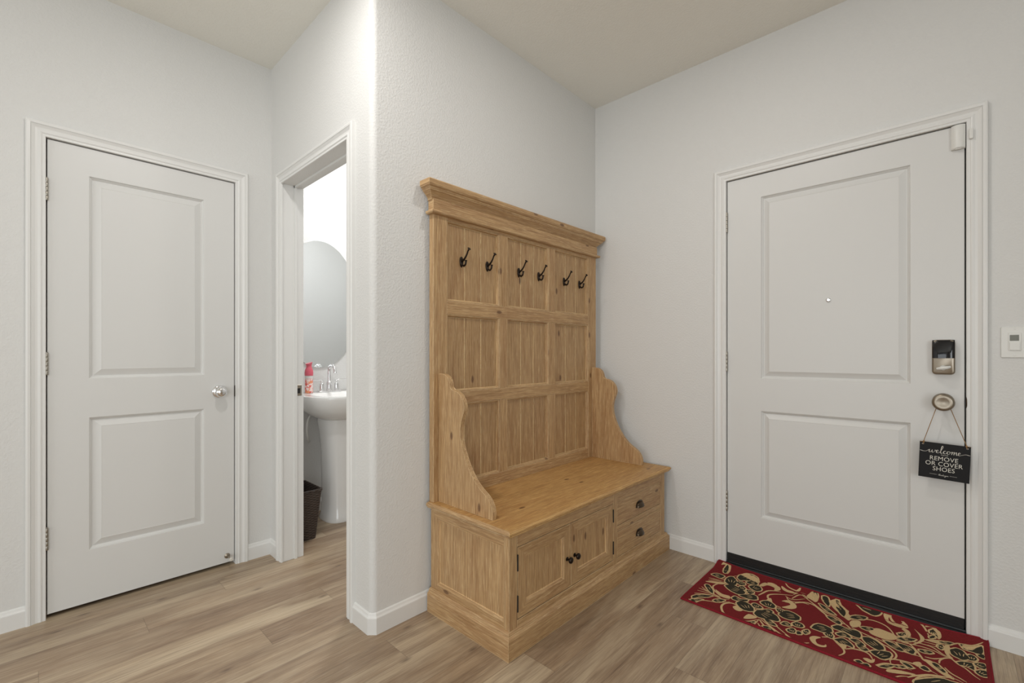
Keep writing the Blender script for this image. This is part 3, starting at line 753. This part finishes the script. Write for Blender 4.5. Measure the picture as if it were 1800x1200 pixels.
for a, b, c, d in ((1.2335, 2.4010, .3890, BZ1), (1.2335, 2.4010, BZ0, .1205), (1.938, 2.4010, .2465, .2715)): part('front_rail', box(new(), BX-.022, BX-.0004, a, b, c, d, .001, 1), WY)
bm = new()
SK = [(0.000, 0.0), (.0, .0745), (-.0010, .0775), (-.0035, .0800), (-.0075, .0830), (-.0085, .0880), (-.0115, .0930), (-.0155, .0960), (-.020, .0965)]
x0, y0, y1 = -1.1250, 1.1710, 2.4800
loft(bm, [[(-1.606, y0-o, z), (x0+o, y0-o, z), (x0+o, y1+o, z), (-1.606, y1+o, z)] for o, z in SK], True, True, True)
for f in bm.faces:
    ys = [v.co.y for v in f.verts]
    if len(f.verts) == 4 and (max(ys) < MY or min(ys) > MY): f.material_index = 1
part('plinth', bm, [WY, WX])
# doors with black hinges and bronze knobs
def cab_door(a, b, hy, ky):
    bm = new(); fram(lambda u, z, t: (BX-.0010+t, u, z), a, b, .1235, .3865, a+.046, b-.046, .1675, .3440, .009, .018, bm)
    d = part('cabinet_door', bm, [WZ, WY, WAX], label='framed cabinet door')
    bm = new(); n = len([0])
    lathe(bm, (BX-.001, ky, .2455), (1, 0, 0), [(0, 0), (.0085, 0), (.0085, .0015), (.0045, .003), (.0042, .010), (.008, .013), (.0120, .0165), (.0130, .0205), (.0115, .0245), (.006, .0270), (0, .0275)], 28)
    part('knob', bm, BRONZE, d, 45, 'dark bronze knob')
    for z0, z1 in ((.300, .361), (.149, .210)):
        bm = new(); box(bm, BX-.006, BX+.0030, hy-.0026, hy+.0026, z0, z1, .0012, 2); part('hinge', bm, BLACK, d, label='black hinge barrel')
cab_door(1.2370, 1.5660, 1.2355, 1.5400); cab_door(1.5685, 1.9020, 1.9035, 1.5930)
def drawer(z0, z1, zc):
    bm = new(); box(bm, BX-.018, BX-.0010, 1.9410, 2.3980, z0, z1, .0012, 1)
    d = part('drawer', bm, WY)
    bm = new(); rings = []; cy = 2.1600; bx = BX-.001
    for i in range(9):
        a = R(90*i/8)                     # from front rim up to the drawer face
        rings.append([(bx+.021*math.cos(a)*(.35+.65*math.sin(R(th_))) if True else 0, cy-.032*math.cos(R(th_)), zc-.008+.026*math.sin(a)*math.sin(R(th_))**.7) for th_ in range(0, 181, 15)])
    loft(bm, rings, False)
    rim = [(bx+.0006, cy+u, zc-.009+v) for u, v in ((-.038, 0), (-.037, .012), (-.030, .024), (-.018, .031), (0, .0335), (.018, .031), (.030, .024), (.037, .012), (.038, 0))]
    prism(bm, rim, (.0014, 0, 0))
    r = bmesh.ops.solidify(bm, geom=bm.faces[:], thickness=.0) if False else None
    part('cup_pull', bm, BRONZE2, d, 45, 'bronze cup pull')
drawer(.2735, .3875, .3230); drawer(.1225, .2445, .1795)
# ------------------------------------------------------------------ rug
RUG_PETALS = [[-767,2295,-772,2345,-757,2372,-734,2356,-717,2324,-717,2286,-739,2275],[-735,2375,-736,2412,-713,2438,-685,2444,-658,2433,-644,2398,-662,2383,-692,2375,-715,2356],[-754,2256,-736,2287,-707,2286,-670,2267,-658,2239,-678,2214,-708,2218,-731,2231],[-677,2208,-660,2236,-636,2257,-614,2255,-603,2223,-624,2204,-656,2201],[-724,2322,-716,2346,-693,2346,-682,2326,-700,2306],[-692,2361,-673,2389,-645,2387,-643,2361,-671,2347],[-704,2285,-691,2308,-670,2294,-671,2271,-689,2269],[-670,2326,-651,2357,-627,2358,-612,2326,-626,2299,-649,2303],[-668,2278,-652,2293,-630,2279,-643,2249],[-694,2162,-686,2190,-659,2182,-633,2199,-632,2175,-657,2155,-680,2150],[-665,2132,-654,2164,-624,2167,-596,2142,-587,2113,-610,2094,-637,2099],[-584,2097,-582,2136,-558,2151,-521,2153,-497,2131,-491,2102,-525,2087,-561,2078],[-507,2162,-495,2211,-470,2219,-437,2202,-431,2172,-450,2151,-480,2144],[-613,2165,-602,2188,-569,2172,-572,2153,-596,2146],[-591,2214,-568,2248,-532,2226,-532,2194,-568,2192],[-569,2145,-547,2176,-525,2164,-531,2143,-553,2133],[-527,2203,-504,2214,-488,2194,-508,2175],[-484,2094,-472,2123,-453,2117,-447,2102,-467,2087],[-450,2127,-437,2152,-413,2145,-409,2122,-427,2111,-442,2111],[-456,2064,-440,2092,-425,2080,-425,2057,-444,2049],[-425,2077,-412,2086,-403,2068,-418,2055],[-408,2096,-394,2122,-383,2101,-395,2076],[-824,2195,-810,2212,-777,2175,-764,2139,-791,2152],[-828,2056,-813,2088,-780,2114,-758,2123,-772,2092,-800,2062,-817,2037],[-823,2023,-805,2044,-777,2063,-789,2035,-804,2004],[-747,2083,-735,2111,-705,2123,-715,2089,-732,2077],[-815,2423,-807,2464,-791,2436,-788,2385,-802,2383],[-841,2325,-820,2355,-783,2349,-791,2312,-820,2315],[-545,2090,-521,2091,-492,2070,-491,2057,-520,2057],[-533,2024,-512,2037,-488,2021,-487,2008,-512,2004],[-589,1995,-572,2032,-557,2036,-572,2001],[-388,2145,-381,2184,-363,2201,-328,2195,-319,2165,-339,2142,-370,2139],[-329,2213,-312,2241,-281,2239,-244,2244,-232,2202,-248,2188,-284,2198,-317,2197],[-343,2135,-328,2160,-312,2145,-311,2117,-328,2119],[-310,2169,-289,2197,-267,2188,-259,2170,-282,2162,-300,2156],[-309,2119,-283,2150,-251,2127,-246,2102,-267,2106,-287,2100,-299,2110],[-266,2163,-242,2179,-216,2154,-225,2139,-251,2148],[-243,2142,-220,2143,-200,2125,-214,2109,-232,2118],[-232,2210,-207,2226,-172,2202,-160,2173,-178,2149,-207,2163,-224,2182],[-200,2122,-180,2150,-145,2167,-138,2135,-155,2100,-176,2099],[-288,2476,-262,2496,-234,2481,-202,2471,-189,2453,-209,2421,-246,2429,-272,2450],[-354,2428,-341,2449,-321,2413,-301,2377,-303,2324,-332,2365],[-288,2338,-269,2377,-234,2389,-237,2361,-262,2337],[-400,2442,-378,2448,-363,2410,-364,2372,-388,2406],[-401,2374,-382,2373,-343,2337,-329,2317,-366,2325],[-359,2284,-337,2292,-305,2272,-307,2246,-337,2258],[-439,2445,-424,2470,-411,2432,-412,2382,-426,2388,-449,2406],[-248,2286,-215,2309,-201,2299,-222,2272],[-136,2331,-116,2356,-106,2344,-124,2315],[-133,2296,-112,2320,-81,2331,-92,2300,-115,2284],[-170,2240,-138,2242,-107,2216,-118,2199,-148,2211],[-133,2253,-97,2259,-77,2238,-83,2206,-107,2216],[-234,2022,-221,2037,-208,2025,-221,2013],[-216,2014,-199,2033,-188,2019,-203,2002],[-171,2041,-146,2077,-126,2084,-144,2049],[40,2407,58,2418,79,2422,104,2438,102,2382,89,2372,70,2372,51,2375],[12,2338,32,2367,51,2359,58,2340,67,2319,50,2288,29,2293,16,2305],[53,2325,68,2352,83,2344,86,2322,72,2304,58,2306],[84,2365,101,2384,108,2372,105,2350,93,2349],[29,2259,44,2278,68,2291,74,2283,78,2254,73,2240,54,2249,39,2244],[73,2291,88,2310,105,2311,106,2276,90,2270,79,2278],[75,2241,93,2263,107,2263,111,2231,96,2217,82,2221],[-45,2434,-31,2448,-17,2420,-19,2396,-28,2415,-42,2420],[-45,2388,-34,2410,-24,2407,-28,2387,-41,2375],[-19,2373,0,2391,27,2400,12,2370,-7,2367],[-20,2345,-7,2357,0,2337,-7,2314,-20,2323],[-70,2261,-43,2276,-28,2269,-42,2250,-64,2245],[-36,2192,-21,2202,-2,2178,6,2159,-5,2152,-24,2171],[-64,2137,-51,2155,-35,2137,-43,2125,-57,2126],[-113,2124,-96,2131,-77,2116,-86,2103,-102,2111],[-132,2083,-112,2102,-94,2100,-107,2083,-125,2076],[-137,2289,-117,2314,-78,2334,-88,2308,-118,2290],[-128,2338,-114,2358,-107,2341,-120,2323],[-119,2230,-104,2244,-83,2222,-92,2209,-107,2215],[-74,2038,-42,2081,-10,2112,22,2117,38,2117,-26,2057,-70,2015]]
RUG_STROKES = [[9,-635,2093,-657,2115,-681,2116,-700,2091,-700,2055,-678,2015,-648,1996,-613,2000,-583,2022,-555,2066],[8,-612,2269,-603,2304,-592,2341,-567,2364,-545,2371],[8,-512,2225,-538,2232,-570,2267,-580,2300,-564,2327,-532,2353,-497,2374],[7,-764,2270,-781,2254,-791,2216,-781,2188,-755,2160,-727,2143,-697,2147],[6,-830,2089,-796,2113,-753,2127,-721,2124,-695,2140],[5,-833,2149,-806,2147,-765,2142,-730,2132],[5,-828,2171,-801,2152,-772,2144,-734,2137],[5,-830,2124,-800,2131,-762,2136,-729,2129],[6,-829,2022,-801,2000,-784,2048,-754,2068,-724,2080,-687,2124],[6,-835,2280,-806,2287,-771,2292],[5,-829,2256,-805,2274,-775,2283],[5,-836,2341,-799,2314,-778,2314,-768,2344,-742,2399],[7,-555,2066,-530,2034,-512,2004],[7,-550,2070,-515,2048,-478,2023,-444,2005],[6,-550,2078,-512,2078,-473,2047,-432,2016],[6,-555,2058,-562,2004,-583,1994],[6,-551,2034,-536,2008,-553,1992],[5,-706,2484,-684,2474,-659,2479],[6,-553,2470,-534,2440,-508,2429,-486,2432,-487,2467,-507,2494],[6,-559,2417,-536,2421,-506,2404,-478,2422,-450,2423],[5,-522,2346,-499,2333,-479,2344,-452,2378],[6,-499,2385,-483,2418,-458,2407,-443,2387],[7,-477,2306,-455,2334,-428,2336],[6,-516,2343,-505,2320,-484,2315,-461,2337],[8,-476,2312,-447,2345,-412,2345,-375,2308,-333,2270,-293,2267,-271,2248],[7,-469,2407,-417,2358,-367,2315,-320,2299,-274,2246],[8,-344,2104,-317,2122,-292,2096,-273,2073,-267,2045,-282,2008],[8,-268,2077,-246,2099,-216,2107,-198,2098,-186,2071],[7,-288,2313,-253,2355,-211,2378,-172,2366,-148,2327,-138,2291],[7,-270,2258,-236,2244,-195,2230,-168,2207,-152,2200,-129,2170,-129,2137,-141,2113,-138,2091],[9,-451,2025,-418,2005,-391,2009,-372,2027],[6,-193,2239,-156,2224,-111,2206,-76,2207],[6,-138,2284,-110,2275,-78,2291],[6,-175,2242,-136,2257,-104,2259,-77,2258],[6,-126,2133,-99,2140,-73,2140],[7,-176,2043,-151,2079,-117,2093,-83,2095],[7,-115,2132,-91,2117,-72,2117],[5,-232,2488,-213,2470,-185,2478,-147,2480,-121,2500],[7,-510,2289,-485,2294,-471,2271,-486,2238],[5,-538,2414,-504,2415,-485,2454,-486,2496,-462,2476],[6,-495,2342,-480,2397,-461,2404],[5,-486,2496,-449,2478,-428,2476,-408,2435],[5,-94,2496,-85,2496],[7,-95,2485,-80,2468,-62,2448,-49,2418,-45,2393],[7,-134,2270,-102,2283,-79,2252,-63,2216,-52,2192,-17,2177,23,2143],[7,-145,2227,-118,2210,-84,2211,-59,2209],[7,-14,2209,-12,2234,0,2260,17,2272,34,2249,53,2235,72,2207,87,2191],[6,0,2193,16,2168,39,2154,54,2143],[6,-103,2299,-66,2312,-33,2312,-5,2285,10,2280],[6,-95,2280,-61,2290,-29,2289,0,2275,14,2283],[5,-61,2334,-38,2338,-22,2338,-25,2324,-47,2319],[7,3,2356,18,2381,36,2409,58,2418,79,2428,106,2459],[6,-135,2123,-110,2137,-78,2143,-40,2137,-17,2128],[6,-110,2067,-76,2068,-40,2106,-2,2129,22,2134],[7,-91,2040,-67,2075,-36,2101],[7,-74,2018,-68,2057,-43,2097,-10,2121,23,2139,46,2131],[6,-138,2305,-114,2323,-93,2342],[6,-52,2221,-28,2229,-2,2259],[5,-124,2009,-108,2032,-87,2048]]
RUG_BLOBS = [[-834,2449,-824,2493,-796,2474,-782,2423,-783,2380,-796,2430,-815,2456],[-635,2368,-625,2412,-595,2429,-561,2415,-552,2387,-570,2362,-577,2391,-606,2396,-620,2368],[-665,2092,-648,2116,-625,2096,-630,2075,-649,2072],[-604,2030,-599,2075,-578,2080,-564,2071,-581,2044],[-772,2189,-736,2169,-705,2172,-696,2148,-720,2141,-746,2151],[-575,2246,-565,2280,-550,2245,-548,2214,-565,2223],[-523,2286,-504,2313,-474,2300,-463,2267,-482,2238,-510,2231,-499,2253,-488,2279,-501,2291],[-556,2429,-525,2413,-492,2408,-512,2390,-542,2397],[-834,2232,-815,2255,-776,2277,-746,2296,-766,2258,-806,2239],[-368,2424,-353,2448,-339,2476,-330,2432,-316,2418,-304,2401,-295,2392,-293,2368,-281,2344,-284,2308,-300,2319,-320,2342,-349,2377],[-281,2295,-272,2324,-250,2332,-246,2295,-260,2267,-273,2266],[-217,2284,-195,2321,-163,2320,-139,2312,-135,2280,-159,2254,-189,2251,-211,2260],[-185,2453,-160,2472,-168,2426,-145,2407,-122,2421,-128,2439,-110,2429,-106,2405,-131,2389,-160,2393,-175,2412],[-378,2065,-367,2090,-346,2095,-358,2069,-348,2043,-330,2046,-324,2059,-321,2041,-340,2027,-363,2036],[-295,2115,-281,2134,-267,2106,-268,2077,-280,2086],[-213,2057,-202,2068,-190,2067,-182,2081,-182,2056,-195,2043],[-124,2396,-103,2385,-95,2354,-102,2325,-106,2351],[-56,2448,-49,2479,-33,2488,-23,2455,-12,2442,-9,2416,-17,2392,-23,2426,-33,2452,-44,2453],[-88,2417,-76,2399,-60,2374,-56,2349,-69,2309,-87,2287,-70,2330,-69,2359,-76,2388],[-169,2461,-149,2486,-160,2450,-147,2423,-127,2424,-122,2441,-109,2422,-112,2404,-136,2403,-160,2424],[-55,2199,-41,2207,-27,2201,6,2159,24,2131,-2,2137,-27,2159,-44,2180],[-56,2355,-30,2377,3,2394,-11,2359,-37,2351],[0,2358,14,2361,12,2302,22,2277,12,2272,0,2306],[-82,2149,-65,2170,-58,2153,-69,2133],[-125,2383,-107,2382,-96,2351,-102,2328,-108,2357],[-144,2044,-118,2063,-88,2074,-72,2075,-109,2045,-143,2027]]

def rz(x, y):      # the back edge rides up on the threshold
    return 0.0065 + 0.016*max(0.0, min(1.0, (y-2.42)/0.055))
ry_back = lambda x: 2.462+0.026*abs((x+.375)/.49)**6
bm = new()
nx, ny = 40, 26; grid = []
for i in range(nx+1):
    x = -0.858+0.976*i/nx; yb = ry_back(x)
    yf = 2.010-0.012*i/nx
    grid.append([(x, yf+(yb-yf)*j/ny) for j in range(ny+1)])
top = [[bm.verts.new((x, y, rz(x, y))) for x, y in r] for r in grid]
bot = [[bm.verts.new((x, y, rz(x, y)-.006)) for x, y in r] for r in grid]
for i in range(nx):
    for j in range(ny):
        f = bm.faces.new((top[i][j], top[i+1][j], top[i+1][j+1], top[i][j+1]))
        bm.faces.new((bot[i][j], bot[i][j+1], bot[i+1][j+1], bot[i+1][j]))
for a, b in ([((i, 0), (i+1, 0)) for i in range(nx)] + [((i, ny), (i+1, ny)) for i in range(nx)] + [((0, j), (0, j+1)) for j in range(ny)] + [((nx, j), (nx, j+1)) for j in range(ny)]):
    bm.faces.new((top[a[0]][a[1]], top[b[0]][b[1]], bot[b[0]][b[1]], bot[a[0]][a[1]]))
def inside(x, y):
    return -0.850 < x < 0.106 and 2.016 < y < ry_back(x)-.008
def clampp(p):
    x = min(max(p[0], -0.849), 0.105); return (x, min(max(p[1], 2.0165), ry_back(x)-.009))
def flat(pts, h, mi):
    q = [clampp(p) for p in pts]; vs = []; last = None
    for p in q:
        if last is None or math.hypot(p[0]-last[0], p[1]-last[1]) > 2e-4: vs.append(bm.verts.new((p[0], p[1], rz(*p)+h))); last = p
    if len(vs) < 3: return
    es = [bm.edges.new((vs[i], vs[(i+1) % len(vs)])) for i in range(len(vs))]
    r = bmesh.ops.triangle_fill(bm, use_beauty=False, edges=es)
    for g in r['geom']:
        if isinstance(g, bmesh.types.BMFace): g.material_index = mi
def pairs(a): return [(a[i]/1000, a[i+1]/1000) for i in range(0, len(a), 2)]
def sm(p, n=4): return [(v.x, v.y) for v in catmull_closed([(x, y, 0) for x, y in p], n)]
def ribbon(pts, w, h, mi):
    path = smooth_path([(x, y, 0) for x, y in pts], 5); m = len(path); prev = None
    for i, p in enumerate(path):
        d = (path[min(i+1, m-1)]-path[max(i-1, 0)]); d = d.normalized() if d.length else Vector((1, 0, 0))
        k = w/2*(0.35+0.65*math.sin(math.pi*min(1, .12+.88*i/(m-1))))
        a, b = clampp((p.x-d.y*k, p.y+d.x*k)), clampp((p.x+d.y*k, p.y-d.x*k))
        cur = (bm.verts.new((a[0], a[1], rz(*a)+h)), bm.verts.new((b[0], b[1], rz(*b)+h)))
        if prev: bm.faces.new((prev[0], prev[1], cur[1], cur[0])).material_index = mi
        prev = cur
def shifted(a, dx, dy, k=0):
    out = list(a[:k])
    for i in range(k, len(a), 2): out += [a[i]+dx, a[i+1]+dy]
    return out
def fits(a, k=0): return all(inside(x, y) for x, y in pairs(a[k:]))
def hidden(a): return all(y < 2.0+(x+.12)*.85 for x, y in pairs(a))
# the pattern repeats: the corner hidden below the picture's edge takes the same flowers again
for dx, dy in ((760, -190), (800, -330), (560, -330)):
    RUG_PETALS += [q for q in (shifted(a, dx, dy) for a in RUG_PETALS[:34]) if fits(q) and hidden(q)]
    RUG_STROKES += [q for q in (shifted(a, dx, dy, 1) for a in RUG_STROKES[:22]) if fits(q, 1) and hidden(q[1:])]
for i_, s_ in enumerate(RUG_STROKES): ribbon(pairs(s_[1:]), s_[0]/1000, .0004+i_*4e-6, 1)
for i_, b_ in enumerate(RUG_BLOBS): flat(sm(pairs(b_)), .0008+i_*3e-6, 1)
for pi_, p_ in enumerate(RUG_PETALS):
    P_ = pairs(p_); n = len(P_); cx = sum(x for x, y in P_)/n; cy = sum(y for x, y in P_)/n
    S_ = sm(P_)
    size = math.sqrt(sum(math.hypot(x-cx, y-cy)**2 for x, y in P_)/n)
    nl = 0 if size < .014 else (7 if size < .022 else 9)
    ar = sum(S_[k][0]*S_[(k+1) % len(S_)][1]-S_[(k+1) % len(S_)][0]*S_[k][1] for k in range(len(S_))); sgn_ = 1 if ar > 0 else -1
    def grow(d):
        out = []; m_ = len(S_)
        for k in range(m_):
            ax_, ay_ = S_[k-2][0]-S_[(k+2) % m_][0], S_[k-2][1]-S_[(k+2) % m_][1]; l_ = math.hypot(ax_, ay_) or 1
            dd = d+(.0016*abs(math.cos(nl*math.pi*k/m_))-.0008 if nl else 0)
            out.append((S_[k][0]-sgn_*ay_/l_*dd, S_[k][1]+sgn_*ax_/l_*dd))
        return out
    size = math.sqrt(sum(math.hypot(x-cx, y-cy)**2 for x, y in P_)/n)
    flat(grow(.0026), .0010+pi_*3e-6, 1); flat(grow(-min(.0032, size*.20)), .0013+pi_*3e-6, 2)
    if size > .016:                                   # pale rays inside the bigger petals
        ax = max(P_, key=lambda q: math.hypot(q[0]-cx, q[1]-cy)); dx, dy = ax[0]-cx, ax[1]-cy
        L_ = math.hypot(dx, dy); dx, dy = dx/L_, dy/L_
        wid = size*.42
        for k in (-1, 0, 1):
            a = (cx-dx*size*.38-dy*k*wid*.55, cy-dy*size*.38+dx*k*wid*.55); b = (cx+dx*size*.30-dy*k*wid, cy+dy*size*.30+dx*k*wid)
            ribbon([a, ((a[0]+b[0])/2+.0008*k, (a[1]+b[1])/2), b], .0028, .0018+pi_*3e-6, 1)
rug = link('entry_rug', bm, [RUGR, RUGB, RUGG], None, (-0.37, 2.24, 0))
tag(rug, 'crimson rug with beige and dark floral scrolls lying in front of the front door', 'rug')
bm = new()
edge = [(x, y) for x, y in [g[0] for g in grid]] + [p for p in grid[-1][1:]] + [g[-1] for g in grid[::-1]][1:] + [p for p in grid[0][::-1]][1:-1]
rings = []; m = len(edge)
for i, (x, y) in enumerate(edge):
    a, b = Vector(edge[i-1]), Vector(edge[(i+1) % m]); d = (b-a).normalized(); nn = Vector((d.y, -d.x)); z = rz(x, y)-.0028
    rings.append([(x+nn.x*.0035*math.cos(R(t)), y+nn.y*.0035*math.cos(R(t)), z+.0042*math.sin(R(t))) for t in range(0, 360, 45)])
rings.append(rings[0]); loft(bm, rings, True)
link('binding', bm, RUGE, rug, smooth=50)['label'] = 'brighter red stitched binding'

# ------------------------------------------------------------------ powder room
sk = empty('pedestal_sink', (-2.98, 1.445, 0), 'white porcelain pedestal sink with chrome taps, seen through the open doorway', 'sink')
SC = 1.445
def basin_ring(hx, hy, z, cx=-2.955, n=40, back=XS+.002):
    out = []
    for i in range(n):
        a = 2*math.pi*i/n; c_, s_ = math.cos(a), math.sin(a)
        x = cx+hx*math.copysign(abs(c_)**.75, c_); y = SC+hy*math.copysign(abs(s_)**.75, s_)
        out.append((max(x, back), y, z))
    return out
bm = new()
R_ = [(.06, .075, .662), (.12, .125, .668), (.175, .175, .690), (.215, .225, .730), (.235, .252, .775), (.243, .262, .805), (.245, .265, .822), (.242, .262, .830), (.232, .252, .832)]
rings = [basin_ring(hx, hy, z) for hx, hy, z in R_]
rings += [basin_ring(.175, .195, .831, -2.915, back=-3.2), basin_ring(.168, .188, .824, -2.915), basin_ring(.13, .15, .765, -2.905), basin_ring(.06, .07, .735, -2.90)]
loft(bm, rings, True, True, True)
part('basin', bm, PORC, sk, 50)
bm = new()
def ped(hx, hy, z, cx=-2.985): return [(cx+hx*math.copysign(abs(math.cos(2*math.pi*i/36))**.7, math.cos(2*math.pi*i/36)), SC+hy*math.copysign(abs(math.sin(2*math.pi*i/36))**.7, math.sin(2*math.pi*i/36)), z) for i in range(36)]
loft(bm, [ped(.128, .112, 0, -2.975), ped(.130, .114, .012, -2.975), ped(.118, .104, .04, -2.975), ped(.112, .098, .12, -2.98), ped(.108, .096, .30), ped(.110, .100, .45), ped(.120, .112, .58), ped(.130, .122, .650), ped(.128, .120, .672)], True, True, True)
part('pedestal', bm, PORC, sk, 50)
bm = new(); tube(bm, [(-3.19, 1.33, .50), (-3.15, 1.315, .50), (-3.12, 1.295, .53), (-3.11, 1.285, .59), (-3.12, 1.30, .655), (-3.13, 1.33, .69)], .008, 10, 6)
part('supply_hose', bm, PLAST, sk, 50)
bm = new(); fx = -3.125
box(bm, fx-.026, fx+.026, SC-.080, SC+.080, .831, .843, .005, 3)
lathe(bm, (fx, SC, .841), (0, 0, 1), [(0, 0), (.022, 0), (.019, .006), (.0175, .03), (.0175, .060), (.014, .064), (.011, .068)], 28)
tube(bm, [(fx, SC, .905), (fx, SC, .985), (fx+.008, SC, 1.005), (fx+.030, SC, 1.018), (fx+.060, SC, 1.016), (fx+.082, SC, 1.000), (fx+.090, SC, .978), (fx+.091, SC, .966)], .0100, 16, 6)
tap = part('faucet', bm, CHROME, sk, 50, 'polished chrome arched faucet')
for sgn in (-1, 1):
    bm = new(); y = SC+sgn*.052
    lathe(bm, (fx, y, .841), (0, 0, 1), [(0, 0), (.019, 0), (.016, .006), (.0145, .03), (.0150, .048), (.008, .054), (.006, .064), (.009, .067), (.009, .073), (.005, .077), (0, .077)], 24)
    tube(bm, [(fx, y, .914), (fx+.006, y+sgn*.02, .916), (fx+.014, y+sgn*.072, .918)], [.0050, .0042, .0036], 10, 4)
    part('faucet_handle', bm, CHROME, tap, 50)
# mirror
bm = new(); my, mz, ma, mb = 1.412, 1.446, .285, .445
el = lambda k, x: [(x, my+(ma-k)*math.cos(2*math.pi*i/96), mz+(mb-k)*math.sin(2*math.pi*i/96)) for i in range(96)]
loft(bm, [el(.004, XS+.002), el(0, XS+.006), el(0, XS+.0075), el(.0015, XS+.009)], True, True, True)
tag(link('oval_mirror', bm, MIRROR), 'frameless oval mirror on the wall above the pedestal sink', 'mirror')
# air freshener can
cn = empty('air_freshener', (-3.115, 1.301, .8325), 'pink capped floral aerosol can standing on the back of the sink', 'can')
bm = new(); lathe(bm, (-3.115, 1.301, .8325), (0, 0, 1), [(0, 0), (.024, 0), (.0255, .002), (.0255, .006), (.0250, .009), (.0250, .118), (.0235, .125)], 32); part('can_body', bm, CAN, cn, 50)
bm = new()
cap = [(.0262, .118), (.0268, .125), (.0270, .140), (.0250, .155), (.0205, .168), (.0165, .178), (.0170, .186), (.0205, .197), (.0230, .203)]
loft(bm, [[(-3.115+r*math.cos(2*math.pi*i/32), 1.301+r*math.sin(2*math.pi*i/32), .8325+z+(.30*(r*math.sin(2*math.pi*i/32)) if z > .19 else 0)) for i in range(32)] for r, z in cap], True, True, True)
part('spray_cap', bm, PINK, cn, 50, 'pink plastic spray cap')
# waste bin
bm = new()
def binring(k, z, inn=0.0):
    xa, xb, ya, yb = -2.925-.022*k+inn, -2.722+.030*k-inn, 1.052-.008*k+inn, 1.182+.022*k-inn
    pts = []; r = .016
    for cx_, cy_, a0 in ((xb-r, yb-r, 0), (xa+r, yb-r, 90), (xa+r, ya+r, 180), (xb-r, ya+r, 270)):
        for i in range(5): a = R(a0+90*i/4); pts.append((cx_+r*math.cos(a), cy_+r*math.sin(a), z))
    return pts
loft(bm, [binring(0, .004, .004), binring(0, 0.0, .001), binring(.0, .004), binring(1, .285), binring(1, .287, -.004), binring(1, .297, -.004), binring(1, .299, -.001), binring(1, .298, .004), binring(.97, .28, .005), binring(.05, .01, .005)], True, True, True)
tag(link('waste_basket', bm, WICK, None, None, 40), 'dark brown woven-look waste basket on the powder room floor beside the pedestal', 'bin')
